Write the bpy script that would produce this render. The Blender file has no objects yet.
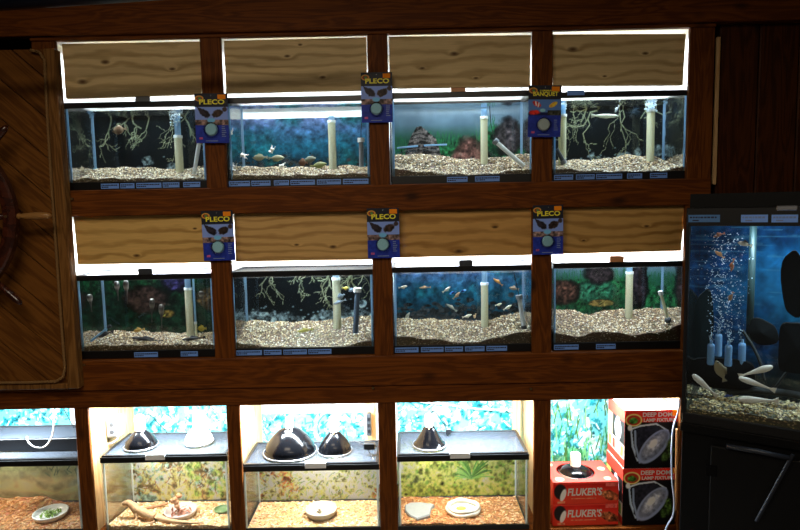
import bpy, math, random
import numpy as np
from mathutils import Matrix, Vector, Euler

random.seed(7)
RNG = np.random.default_rng(11)
SC = bpy.context.scene
COL = SC.collection
R = math.radians

# ------------------------------------------------------------------ camera
FPX, PITCH, ROLL, YAW = 600.0, 5.5, -1.1, 0.35
CAM = Vector((0, -2.3, 1.6))
M_CAM = Matrix.Rotation(R(YAW), 3, 'Z') @ Matrix.Rotation(R(90 - PITCH), 3, 'X') @ Matrix.Rotation(R(ROLL), 3, 'Z')
cd = bpy.data.cameras.new('camera')
cam = bpy.data.objects.new('camera', cd)
COL.objects.link(cam)
cam.matrix_world = Matrix.Translation(CAM) @ M_CAM.to_4x4()
cd.sensor_width = 36
cd.lens = FPX / 800 * 36
cd.clip_start = 0.05
SC.camera = cam


def at(px, py, Y):
    """world point on the plane y=Y seen at photo pixel (px, py)"""
    d = M_CAM @ Vector(((px - 400) / FPX, (265 - py) / FPX, -1))
    return CAM + d * ((Y - CAM.y) / d.y)


def at_plane(px, py, p0, n):
    d = M_CAM @ Vector(((px - 400) / FPX, (265 - py) / FPX, -1))
    return CAM + d * ((p0 - CAM).dot(n) / d.dot(n))


# ------------------------------------------------------------------ materials
def s2l(c):
    return tuple(((v / 255) / 12.92 if v / 255 <= 0.04045 else ((v / 255 + 0.055) / 1.055) ** 2.4) for v in c)


MATS = {}


def newmat(name):
    m = bpy.data.materials.new(name)
    m.use_nodes = True
    m.node_tree.nodes.clear()
    out = m.node_tree.nodes.new('ShaderNodeOutputMaterial')
    return m, m.node_tree.nodes, m.node_tree.links, out


def plain(name, rgb, rough=0.5, metal=0.0, var=0.0, scale=30, bump=0.0, spec=0.5, coat=0.0):
    if name in MATS:
        return MATS[name]
    m, N, L, out = newmat(name)
    b = N.new('ShaderNodeBsdfPrincipled')
    b.inputs['Roughness'].default_value = rough
    b.inputs['Metallic'].default_value = metal
    b.inputs['Specular IOR Level'].default_value = spec
    b.inputs['Coat Weight'].default_value = coat
    c = s2l(rgb)
    tc = N.new('ShaderNodeTexCoord')
    nz = N.new('ShaderNodeTexNoise')
    nz.inputs['Scale'].default_value = scale
    nz.inputs['Detail'].default_value = 4
    L.new(tc.outputs['Object'], nz.inputs['Vector'])
    mx = N.new('ShaderNodeMixRGB')
    mx.inputs['Color1'].default_value = tuple(v * (1 - var) for v in c) + (1,)
    mx.inputs['Color2'].default_value = tuple(min(1, v * (1 + var)) for v in c) + (1,)
    L.new(nz.outputs['Fac'], mx.inputs['Fac'])
    L.new(mx.outputs[0], b.inputs['Base Color'])
    if bump:
        bp = N.new('ShaderNodeBump')
        bp.inputs['Strength'].default_value = bump
        bp.inputs['Distance'].default_value = 0.004
        L.new(nz.outputs['Fac'], bp.inputs['Height'])
        L.new(bp.outputs[0], b.inputs['Normal'])
    L.new(b.outputs[0], out.inputs[0])
    MATS[name] = m
    return m


def wood(name, c1, c2, c3, stretch=(1, 8, 8), rough=0.55, scale=3.0, off=(0, 0, 0), knots=1.0, spec=0.13, rings=42):
    """boards: wavy grain lines along the axis with the small stretch, plus dark knots"""
    m, N, L, out = newmat(name)
    b = N.new('ShaderNodeBsdfPrincipled')
    b.inputs['Roughness'].default_value = rough
    b.inputs['Specular IOR Level'].default_value = spec
    tc = N.new('ShaderNodeTexCoord')
    mp = N.new('ShaderNodeMapping')
    mp.inputs['Location'].default_value = off
    mp.inputs['Scale'].default_value = stretch
    L.new(tc.outputs['Object'], mp.inputs['Vector'])
    n1 = N.new('ShaderNodeTexNoise')
    n1.inputs['Scale'].default_value = scale
    n1.inputs['Detail'].default_value = 3
    n1.inputs['Distortion'].default_value = 0.6
    L.new(mp.outputs[0], n1.inputs['Vector'])
    # rings: multiply the smooth noise and take the sine
    mul = N.new('ShaderNodeMath'); mul.operation = 'MULTIPLY'; mul.inputs[1].default_value = rings
    L.new(n1.outputs['Fac'], mul.inputs[0])
    sn = N.new('ShaderNodeMath'); sn.operation = 'SINE'
    L.new(mul.outputs[0], sn.inputs[0])
    mr = N.new('ShaderNodeMapRange')
    mr.inputs['From Min'].default_value = -1; mr.inputs['From Max'].default_value = 1
    L.new(sn.outputs[0], mr.inputs['Value'])
    mx = N.new('ShaderNodeMixRGB')
    mx.inputs['Color1'].default_value = s2l(c1) + (1,)
    mx.inputs['Color2'].default_value = s2l(c2) + (1,)
    L.new(mr.outputs[0], mx.inputs['Fac'])
    # fine fibres
    mp2 = N.new('ShaderNodeMapping')
    mp2.inputs['Scale'].default_value = tuple(v * 9 if v > 1.5 else v * 2 for v in stretch)
    mp2.inputs['Location'].default_value = off
    L.new(tc.outputs['Object'], mp2.inputs['Vector'])
    n2 = N.new('ShaderNodeTexNoise'); n2.inputs['Scale'].default_value = scale * 1.5; n2.inputs['Detail'].default_value = 4
    L.new(mp2.outputs[0], n2.inputs['Vector'])
    mf = N.new('ShaderNodeMixRGB'); mf.blend_type = 'MULTIPLY'; mf.inputs['Fac'].default_value = 0.55
    L.new(mx.outputs[0], mf.inputs['Color1']); L.new(n2.outputs['Color'], mf.inputs['Color2'])
    cr2 = N.new('ShaderNodeValToRGB')
    cr2.color_ramp.elements[0].position = 0.3; cr2.color_ramp.elements[0].color = (.45, .4, .35, 1)
    cr2.color_ramp.elements[1].position = 0.65; cr2.color_ramp.elements[1].color = (1, 1, 1, 1)
    L.new(n2.outputs['Fac'], cr2.inputs[0]); L.new(cr2.outputs[0], mf.inputs['Color2'])
    # knots
    mk = N.new('ShaderNodeMapping')
    mk.inputs['Scale'].default_value = tuple(1.0 if v <= 1.5 else 2.0 for v in stretch)
    mk.inputs['Location'].default_value = off
    L.new(tc.outputs['Object'], mk.inputs['Vector'])
    vo = N.new('ShaderNodeTexVoronoi'); vo.inputs['Scale'].default_value = 4.2
    L.new(mk.outputs[0], vo.inputs['Vector'])
    ck = N.new('ShaderNodeValToRGB')
    ck.color_ramp.elements[0].position = 0.045; ck.color_ramp.elements[0].color = (1, 1, 1, 1)
    ck.color_ramp.elements[1].position = 0.17; ck.color_ramp.elements[1].color = (0, 0, 0, 1)
    L.new(vo.outputs['Distance'], ck.inputs[0])
    kf = N.new('ShaderNodeMath'); kf.operation = 'MULTIPLY'; kf.inputs[1].default_value = 0.85 * knots
    L.new(ck.outputs[0], kf.inputs[0])
    mk2 = N.new('ShaderNodeMixRGB')
    mk2.inputs['Color2'].default_value = s2l(c3) + (1,)
    L.new(kf.outputs[0], mk2.inputs['Fac']); L.new(mf.outputs[0], mk2.inputs['Color1'])
    L.new(mk2.outputs[0], b.inputs['Base Color'])
    bp = N.new('ShaderNodeBump'); bp.inputs['Strength'].default_value = 0.25; bp.inputs['Distance'].default_value = 0.002
    L.new(n2.outputs['Fac'], bp.inputs['Height']); L.new(bp.outputs[0], b.inputs['Normal'])
    L.new(b.outputs[0], out.inputs[0])
    return m


def colmat(name, rough=0.6, spec=0.4, trans=0.0):
    """colours of the thing itself, stored per vertex (prints, pebbles, fish)"""
    m, N, L, out = newmat(name)
    b = N.new('ShaderNodeBsdfPrincipled')
    b.inputs['Roughness'].default_value = rough
    b.inputs['Specular IOR Level'].default_value = spec
    a = N.new('ShaderNodeVertexColor'); a.layer_name = 'Col'
    L.new(a.outputs['Color'], b.inputs['Base Color'])
    if trans:
        t = N.new('ShaderNodeBsdfTranslucent')
        L.new(a.outputs['Color'], t.inputs['Color'])
        mx = N.new('ShaderNodeMixShader'); mx.inputs[0].default_value = trans
        L.new(b.outputs[0], mx.inputs[1]); L.new(t.outputs[0], mx.inputs[2])
        L.new(mx.outputs[0], out.inputs[0])
    else:
        L.new(b.outputs[0], out.inputs[0])
    return m


def clear(name, tint, ior, rough=0.0, bump=0.0, scale=20, maxr=1.0, gloss=(1, 1, 1)):
    """thin clear sheet or water skin: lets light through, mirrors by Fresnel"""
    m, N, L, out = newmat(name)
    t = N.new('ShaderNodeBsdfTransparent'); t.inputs[0].default_value = tint + (1,)
    g = N.new('ShaderNodeBsdfGlossy'); g.inputs['Roughness'].default_value = rough
    g.inputs['Color'].default_value = gloss + (1,)
    f = N.new('ShaderNodeFresnel'); f.inputs['IOR'].default_value = ior
    mu = N.new('ShaderNodeMath'); mu.operation = 'MULTIPLY'; mu.inputs[1].default_value = maxr
    L.new(f.outputs[0], mu.inputs[0])
    mx = N.new('ShaderNodeMixShader')
    L.new(mu.outputs[0], mx.inputs[0]); L.new(t.outputs[0], mx.inputs[1]); L.new(g.outputs[0], mx.inputs[2])
    if bump:
        tc = N.new('ShaderNodeTexCoord')
        nz = N.new('ShaderNodeTexNoise'); nz.inputs['Scale'].default_value = scale; nz.inputs['Detail'].default_value = 3
        L.new(tc.outputs['Object'], nz.inputs['Vector'])
        bp = N.new('ShaderNodeBump'); bp.inputs['Strength'].default_value = bump; bp.inputs['Distance'].default_value = 0.01
        L.new(nz.outputs['Fac'], bp.inputs['Height'])
        L.new(bp.outputs[0], g.inputs['Normal']); L.new(bp.outputs[0], f.inputs['Normal'])
    L.new(mx.outputs[0], out.inputs[0])
    return m


def translucent(name, rgb, fac=0.6):
    m, N, L, out = newmat(name)
    b = N.new('ShaderNodeBsdfPrincipled'); b.inputs['Roughness'].default_value = 0.25
    b.inputs['Base Color'].default_value = s2l(rgb) + (1,)
    t = N.new('ShaderNodeBsdfTranslucent'); t.inputs['Color'].default_value = s2l(rgb) + (1,)
    mx = N.new('ShaderNodeMixShader'); mx.inputs[0].default_value = fac
    L.new(b.outputs[0], mx.inputs[1]); L.new(t.outputs[0], mx.inputs[2]); L.new(mx.outputs[0], out.inputs[0])
    return m


def screen_mat(name):
    """fine metal fly screen: half open"""
    m, N, L, out = newmat(name)
    b = N.new('ShaderNodeBsdfPrincipled'); b.inputs['Roughness'].default_value = 0.45
    b.inputs['Base Color'].default_value = s2l((66, 72, 82)) + (1,); b.inputs['Metallic'].default_value = 0.2
    t = N.new('ShaderNodeBsdfTransparent')
    mx = N.new('ShaderNodeMixShader'); mx.inputs[0].default_value = 0.5
    L.new(b.outputs[0], mx.inputs[1]); L.new(t.outputs[0], mx.inputs[2]); L.new(mx.outputs[0], out.inputs[0])
    return m


def pine(name, c1, c2, c3, knots, seed, freq=190):
    """flat sawn pine: growth lines along X that bend round the knots (x, z, size in metres)"""
    m, N, L, out = newmat(name)
    b = N.new('ShaderNodeBsdfPrincipled'); b.inputs['Roughness'].default_value = .6; b.inputs['Specular IOR Level'].default_value = .25
    tc = N.new('ShaderNodeTexCoord')
    sp = N.new('ShaderNodeSeparateXYZ'); L.new(tc.outputs['Object'], sp.inputs[0])

    def math_(op, a, b_=None):
        n = N.new('ShaderNodeMath'); n.operation = op
        for i, v in enumerate((a, b_)):
            if v is None:
                continue
            if isinstance(v, (int, float)):
                n.inputs[i].default_value = v
            else:
                L.new(v, n.inputs[i])
        return n.outputs[0]

    def noise(sc, scale, off=0, det=3):
        mp = N.new('ShaderNodeMapping'); mp.inputs['Scale'].default_value = sc; mp.inputs['Location'].default_value = (seed * 2.3 + off, off, seed * 1.7)
        L.new(tc.outputs['Object'], mp.inputs['Vector'])
        nz = N.new('ShaderNodeTexNoise'); nz.inputs['Scale'].default_value = scale; nz.inputs['Detail'].default_value = det
        L.new(mp.outputs[0], nz.inputs['Vector']); return nz.outputs['Fac']
    ph = math_('ADD', math_('MULTIPLY', sp.outputs[2], freq), math_('MULTIPLY', noise((1.5, 1, 5), 2.2), 16.0))
    dark = None
    for (kx, kz, ks) in knots:
        dx = math_('MULTIPLY', math_('SUBTRACT', sp.outputs[0], kx), 1 / (ks * 2.2)); dz = math_('MULTIPLY', math_('SUBTRACT', sp.outputs[2], kz), 1 / ks)
        d2 = math_('ADD', math_('MULTIPLY', dx, dx), math_('MULTIPLY', dz, dz))
        bump = math_('DIVIDE', 5.5, math_('ADD', d2, 1.0))
        ph = math_('ADD', ph, bump)
        k = math_('SUBTRACT', 1.0, math_('MULTIPLY', d2, 1.6))
        k = math_('MAXIMUM', k, 0.0)
        dark = k if dark is None else math_('MAXIMUM', dark, k)
    sn = math_('SINE', ph)
    mr = N.new('ShaderNodeMapRange'); mr.inputs['From Min'].default_value = -.2; mr.inputs['From Max'].default_value = 1.0
    L.new(sn, mr.inputs['Value'])
    fac = math_('MULTIPLY', mr.outputs[0], math_('MULTIPLY', noise((1, 1, 3), 3.0, 5), 1.5))
    mx = N.new('ShaderNodeMixRGB'); mx.inputs['Color1'].default_value = s2l(c1) + (1,); mx.inputs['Color2'].default_value = s2l(c2) + (1,)
    L.new(fac, mx.inputs['Fac'])
    fb = N.new('ShaderNodeMapRange'); fb.inputs['To Min'].default_value = .72; fb.inputs['To Max'].default_value = 1.15
    L.new(noise((6, 60, 160), 2.0, 9), fb.inputs['Value'])
    m2 = N.new('ShaderNodeMixRGB'); m2.blend_type = 'MULTIPLY'; m2.inputs['Fac'].default_value = 1
    L.new(mx.outputs[0], m2.inputs['Color1']); L.new(fb.outputs[0], m2.inputs['Color2'])
    m3 = N.new('ShaderNodeMixRGB'); m3.inputs['Color2'].default_value = s2l(c3) + (1,)
    L.new(m2.outputs[0], m3.inputs['Color1']); L.new(dark, m3.inputs['Fac'])
    L.new(m3.outputs[0], b.inputs['Base Color']); L.new(b.outputs[0], out.inputs[0])
    return m


RACKH = wood('dark stained boards, grain across', (120, 64, 17), (94, 47, 11), (40, 20, 6), (1, 9, 9), 0.6, 2.4)
RACKV = wood('dark stained boards, grain upright', (118, 64, 18), (92, 47, 12), (40, 20, 6), (9, 9, 1), 0.6, 2.4)
PANEL = wood('wall panelling', (78, 40, 14), (58, 28, 9), (26, 13, 5), (9, 9, 1), 0.5, 2.0)
GATEW = wood('varnished diagonal planks', (126, 80, 34), (100, 60, 24), (48, 26, 11), (1, 9, 9), 0.45, 2.2)
GATEF = wood('gate frame wood', (136, 94, 48), (104, 68, 32), (52, 32, 15), (9, 9, 1), 0.5, 2.4)
PINE = []
for i in range(8):
    t = i % 4
    base = [((200, 162, 96), (158, 120, 62), (84, 52, 22)), ((192, 154, 96), (150, 112, 62), (82, 52, 26)), ((186, 142, 80), (140, 98, 46), (72, 42, 18)), ((180, 140, 80), (134, 96, 46), (74, 44, 18))][t]
    base = tuple(tuple(min(255, v * 1.12) for v in c) for c in base[:2]) + (base[2],) if i > 3 else ((222, 194, 142), (176, 146, 96), (92, 64, 36))
    KN = [[(-.10, .13, .012), (.15, .10, .009), (-.19, .06, .014)], [(-.03, .13, .008), (.10, .05, .009), (.02, .17, .006)], [(-.02, .12, .012), (-.14, .07, .008), (.06, .03, .007)], [(-.17, .13, .014), (.10, .11, .009), (-.05, .03, .006)],
          [(-.03, .03, .010), (.2, .13, .006)], [(-.03, .06, .007), (.11, .05, .010)], [(-.02, .02, .012), (.12, .11, .008)], [(.11, .10, .008), (-.13, .05, .006)]][i]
    PINE.append(pine('pine board %s' % 'abcdefgh'[i], *base, KN, i + 1.0, (150, 190, 130, 170)[t]))
PLY = wood('light plywood', (214, 176, 128), (196, 152, 100), (140, 96, 56), (9, 9, 1), 0.6, 2.2, knots=0.4)
WHITEW = plain('white painted board', (232, 234, 236), 0.6, var=0.03, scale=6)
DARKIN = plain('dark partition board', (26, 26, 30), 0.8, var=0.2, scale=8)
BLACKP = plain('black plastic trim', (14, 14, 16), 0.35, var=0.1)
BLACKM = plain('black laminate', (6, 6, 7), 0.5, var=0.2, scale=4, spec=.15)
BLACKG = plain('glossy black enamel', (7, 7, 9), 0.14, var=0.1, spec=0.16)
SILV = plain('brushed aluminium', (196, 198, 204), 0.25, 0.9, var=0.1)
WHITEP = plain('white plastic', (236, 238, 238), 0.4, var=0.02)
CERAM = plain('white ceramic', (240, 238, 230), 0.3, var=0.02)
GREYP = plain('grey plastic', (120, 124, 130), 0.5, var=0.06)
DKGREY = plain('dark grey plastic', (52, 56, 62), 0.45, var=0.1)
CREAMP = translucent('cream acrylic tube', (232, 230, 202), 0.5)
BLUEP = translucent('blue air stone', (130, 176, 216), 0.35)
TANP = plain('tan plastic tab', (206, 142, 92), 0.4)
ORANGE = plain('orange price sticker', (255, 146, 30), 0.6, var=0.03, spec=.1)
LABELB = plain('blue price label', (116, 164, 250), 0.5, var=0.08, scale=60)
LABELI = plain('dark label ink', (20, 30, 60), 0.6)
LABELW = plain('white label', (222, 228, 238), 0.5)
YELLOW = plain('yellow lettering', (252, 240, 60), 0.5)
WHITEI = plain('white lettering', (238, 236, 230), 0.5)
GREYI = plain('pale blue lettering', (120, 140, 190), 0.5)
REDI = plain('red ink', (190, 40, 30), 0.5)
BLACKI = plain('black ink', (16, 14, 14), 0.5)
GREENI = plain('green ink', (70, 120, 50), 0.5)
GLASS = clear('tank glass', (0.985, 0.995, 0.99), 1.45, 0.0, maxr=0.7)
LIDG = clear('dusty lid glass', (0.97, 0.98, 0.98), 1.2, 0.3, maxr=0.25)
LIDW, _N, _L, _o = newmat('glare whitened lid glass')
_t = _N.new('ShaderNodeBsdfTransparent'); _d = _N.new('ShaderNodeBsdfDiffuse'); _d.inputs[0].default_value = (.9, .92, .94, 1)
_m = _N.new('ShaderNodeMixShader'); _m.inputs[0].default_value = .38  # white diffuse share stands for the overexposed glare on the lids
_L.new(_t.outputs[0], _m.inputs[1]); _L.new(_d.outputs[0], _m.inputs[2]); _L.new(_m.outputs[0], _o.inputs[0])
WATER = clear('tank water', (0.93, 0.985, 1.0), 1.33, 0.02, 0.35, 26, maxr=0.85)
WATERC = clear('calm tank water', (0.95, 0.99, 1.0), 1.33, 0.02, 0.12, 12, maxr=0.85)
PLASTC = clear('clear blister plastic', (0.97, 0.98, 0.98), 1.4, 0.05)
BUBBLE = translucent('air bubble skin', (210, 232, 246), .4)
SEAL = translucent('pale glass edge', (170, 204, 232), 0.75)
SEALW = translucent('clear white silicone', (236, 242, 240), .6)
WHITET = translucent('white acrylic tube', (244, 246, 246), .5)
SCREEN = screen_mat('metal mesh screen')
PRINT = colmat('printed card', 0.4, 0.15)
POSTER = colmat('printed backdrop', 0.5, 0.2)
PEBBLE = colmat('pebbles', 0.55, 0.4)
CHIPS = colmat('wood chips', 0.8, 0.2)
FISHM = colmat('fish skin', 0.3, 0.6, 0.4)
SKINM = colmat('animal skin', 0.5, 0.4)
ROPE = plain('manila rope', (128, 94, 50), 0.8, var=0.25, scale=90)
MAHOG = wood('mahogany wheel', (74, 34, 20), (50, 22, 13), (26, 11, 8), (4, 4, 4), 0.25, 2.0, knots=0.0, spec=0.6)
BRASS = plain('worn brass screw', (150, 130, 90), 0.3, 0.9)


# ------------------------------------------------------------------ objects
def tag(o, label, cat, group=None, kind=None):
    o['label'] = label
    o['category'] = cat
    if group:
        o['group'] = group
    if kind:
        o['kind'] = kind
    return o


def empty(name, loc, label, cat, group=None, rz=0.0):
    o = bpy.data.objects.new(name, None)
    o.empty_display_size = 0.05
    COL.objects.link(o)
    o.location = loc
    o.rotation_euler = (0, 0, rz)
    return tag(o, label, cat, group)


def rootmat(p):
    M = Matrix.Identity(4)
    while p is not None:
        M = Matrix.LocRotScale(p.location, p.rotation_euler, None) @ M
        p = p.parent
    return M


class MB:
    def __init__(s):
        s.v, s.f, s.c = [], [], []
        s.smooth = False

    def add(s, vs, fs, col=None):
        o = len(s.v)
        s.v += [tuple(v) for v in vs]
        s.f += [tuple(i + o for i in f) for f in fs]
        if col is not None:
            s.c += [tuple(col)] * len(vs) if not isinstance(col[0], (tuple, list, np.ndarray)) else [tuple(c) for c in col]
        return s

    def box(s, x0, x1, y0, y1, z0, z1, bev=0.0):
        if bev <= 0:
            vs = [(x, y, z) for z in (z0, z1) for y in (y0, y1) for x in (x0, x1)]
            return s.add(vs, [(0, 2, 3, 1), (4, 5, 7, 6), (0, 1, 5, 4), (2, 6, 7, 3), (0, 4, 6, 2), (1, 3, 7, 5)])
        b = bev
        # chamfered box: 24 vertices
        X, Y, Z = (x0, x1), (y0, y1), (z0, z1)
        vs, idx = [], {}
        for i in (0, 1):
            for j in (0, 1):
                for k in (0, 1):
                    sx, sy, sz = (1, -1)[i], (1, -1)[j], (1, -1)[k]
                    p = (X[i], Y[j], Z[k])
                    for a in range(3):
                        q = [p[0] + sx * b, p[1] + sy * b, p[2] + sz * b]
                        q[a] = p[a]
                        idx[(i, j, k, a)] = len(vs)
                        vs.append(q)
        fs = []
        for a in range(3):
            o1, o2 = [(1, 2), (2, 0), (0, 1)][a]
            for e in (0, 1):
                q = []
                for (u, w) in ((0, 0), (1, 0), (1, 1), (0, 1)):
                    t = [0, 0, 0]; t[a] = e; t[o1] = u; t[o2] = w
                    q.append(idx[(t[0], t[1], t[2], a)])
                fs.append(tuple(q) if e else tuple(reversed(q)))
        for a in range(3):      # edges parallel to axis a
            o1, o2 = [(1, 2), (2, 0), (0, 1)][a]
            for u in (0, 1):
                for w in (0, 1):
                    def g(e, face):
                        t = [0, 0, 0]; t[a] = e; t[o1] = u; t[o2] = w
                        return idx[(t[0], t[1], t[2], face)]
                    fs.append((g(0, o1), g(1, o1), g(1, o2), g(0, o2)))
        for i in (0, 1):
            for j in (0, 1):
                for k in (0, 1):
                    fs.append((idx[(i, j, k, 0)], idx[(i, j, k, 1)], idx[(i, j, k, 2)]))
        return s.add(vs, fs)

    def tube(s, pts, rad, seg=10, cap=True, col=None):
        pts = [Vector(p) for p in pts]
        n = len(pts)
        rads = rad if isinstance(rad, (list, tuple)) else [rad] * n
        vs, fs = [], []
        prev = None
        for i, p in enumerate(pts):
            t = (pts[min(i + 1, n - 1)] - pts[max(i - 1, 0)])
            if t.length < 1e-9:
                t = Vector((0, 0, 1))
            t.normalize()
            if prev is None:
                a = Vector((0, 0, 1)) if abs(t.z) < 0.9 else Vector((1, 0, 0))
                u = t.cross(a).normalized()
            else:
                u = (prev - t * prev.dot(t)).normalized()
            prev = u
            w = t.cross(u)
            for k in range(seg):
                an = 2 * math.pi * k / seg
                vs.append(p + (u * math.cos(an) + w * math.sin(an)) * rads[i])
        for i in range(n - 1):
            for k in range(seg):
                k2 = (k + 1) % seg
                fs.append((i * seg + k, i * seg + k2, (i + 1) * seg + k2, (i + 1) * seg + k))
        if cap:
            fs.append(tuple(reversed(range(seg))))
            fs.append(tuple((n - 1) * seg + k for k in range(seg)))
        return s.add(vs, fs, col)

    def lathe(s, c, prof, seg=28, sx=1.0, sy=1.0, col=None):
        """prof: (radius, height) pairs about the upright axis at c"""
        vs, fs = [], []
        for r, h in prof:
            for k in range(seg):
                a = 2 * math.pi * k / seg
                vs.append((c[0] + r * math.cos(a) * sx, c[1] + r * math.sin(a) * sy, c[2] + h))
        n = len(prof)
        for i in range(n - 1):
            for k in range(seg):
                k2 = (k + 1) % seg
                fs.append((i * seg + k, i * seg + k2, (i + 1) * seg + k2, (i + 1) * seg + k))
        if prof[0][0] > 1e-6:
            fs.append(tuple(reversed(range(seg))))
        if prof[-1][0] > 1e-6:
            fs.append(tuple((n - 1) * seg + k for k in range(seg)))
        return s.add(vs, fs, col)

    def ell(s, c, r, seg=14, rings=9, M=None, col=None):
        vs, fs = [], []
        c = Vector(c)
        for i in range(rings + 1):
            th = math.pi * i / rings
            for k in range(seg):
                a = 2 * math.pi * k / seg
                p = Vector((r[0] * math.sin(th) * math.cos(a), r[1] * math.sin(th) * math.sin(a), r[2] * math.cos(th)))
                if M is not None:
                    p = M @ p
                vs.append(c + p)
        for i in range(rings):
            for k in range(seg):
                k2 = (k + 1) % seg
                fs.append((i * seg + k, (i + 1) * seg + k, (i + 1) * seg + k2, i * seg + k2))
        return s.add(vs, fs, col)

    def prism(s, poly, y0, y1):
        """poly in (x, z), extruded along y"""
        n = len(poly)
        vs = [(p[0], y0, p[1]) for p in poly] + [(p[0], y1, p[1]) for p in poly]
        fs = [tuple(range(n)), tuple(reversed(range(n, 2 * n)))]
        for i in range(n):
            j = (i + 1) % n
            fs.append((i, i + n, j + n, j))
        return s.add(vs, fs)

    def build(s, name, mat, parent=None, world=True, smooth=False, M=None):
        me = bpy.data.meshes.new(name)
        vs = s.v
        if M is not None:
            vs = [M @ Vector(v) for v in vs]
        if parent is not None and world:
            inv = rootmat(parent).inverted()
            vs = [inv @ Vector(v) for v in vs]
        me.from_pydata([tuple(v) for v in vs], [], s.f)
        if s.c and len(s.c) == len(s.v):
            ca = me.color_attributes.new('Col', 'FLOAT_COLOR', 'POINT')
            arr = np.ones((len(s.c), 4), dtype=np.float32)
            arr[:, :3] = np.array(s.c, dtype=np.float32)
            ca.data.foreach_set('color', arr.ravel())
        if smooth:
            me.polygons.foreach_set('use_smooth', [True] * len(me.polygons))
        me.materials.append(mat)
        me.update()
        o = bpy.data.objects.new(name, me)
        COL.objects.link(o)
        if parent is not None:
            o.parent = parent
        return o


def own_origin(o, loc):
    """move a top-level mesh's origin to loc without moving the mesh"""
    o.data.transform(Matrix.Translation(-Vector(loc)))
    o.location = loc
    return o


def struct(name, mb, mat, **k):
    o = mb.build(name, mat, **k)
    o['kind'] = 'structure'
    return o


def text_part(txt, x, z, w, h, Y, mat, parent, name='lettering', local=True, depth=0.0004, M=None, shear=0.0):
    """lettering w wide and h tall, lower left corner at (x, Y, z), facing -Y in the parent's frame (or M's)"""
    cu = bpy.data.curves.new('t', 'FONT')
    cu.body = txt
    cu.resolution_u = 3
    cu.extrude = 0.01
    cu.offset = 0.026
    ob = bpy.data.objects.new('t', cu)
    COL.objects.link(ob)
    dg = bpy.context.evaluated_depsgraph_get()
    me = bpy.data.meshes.new_from_object(ob.evaluated_get(dg))
    COL.objects.unlink(ob)
    bpy.data.objects.remove(ob)
    vs = np.array([v.co[:] for v in me.vertices])
    mn, mx = vs.min(0), vs.max(0)
    out = []
    for v in vs:
        uu = (v[0] - mn[0]) / (mx[0] - mn[0])
        ww = (v[1] - mn[1]) / (mx[1] - mn[1])
        dz = 1 if v[2] > 0 else 0
        out.append(Vector((x + uu * w + shear * ww * h, Y - depth * dz, z + ww * h)))
    mb = MB()
    mb.add(out, [tuple(p.vertices) for p in me.polygons])
    bpy.data.meshes.remove(me)
    return mb.build(name, mat, parent, world=not local, M=M)


# ------------------------------------------------------------------ prints
def vnoise(h, w, cell, rng=RNG):
    gh, gw = int(h / cell) + 3, int(w / cell) + 3
    g = rng.random((gh, gw))
    yy = np.arange(h) / cell; xx = np.arange(w) / cell
    y0 = yy.astype(int); x0 = xx.astype(int)
    fy = (yy - y0)[:, None]; fx = (xx - x0)[None, :]
    fy = fy * fy * (3 - 2 * fy); fx = fx * fx * (3 - 2 * fx)
    a = g[y0][:, x0]; b = g[y0][:, x0 + 1]; c = g[y0 + 1][:, x0]; d = g[y0 + 1][:, x0 + 1]
    return (a * (1 - fx) + b * fx) * (1 - fy) + (c * (1 - fx) + d * fx) * fy


def fbm(h, w, cell, octv=4):
    s = np.zeros((h, w)); a = 1; t = 0
    for _ in range(octv):
        s += a * vnoise(h, w, max(1.01, cell)); t += a; a *= 0.55; cell /= 2
    return s / t


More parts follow.
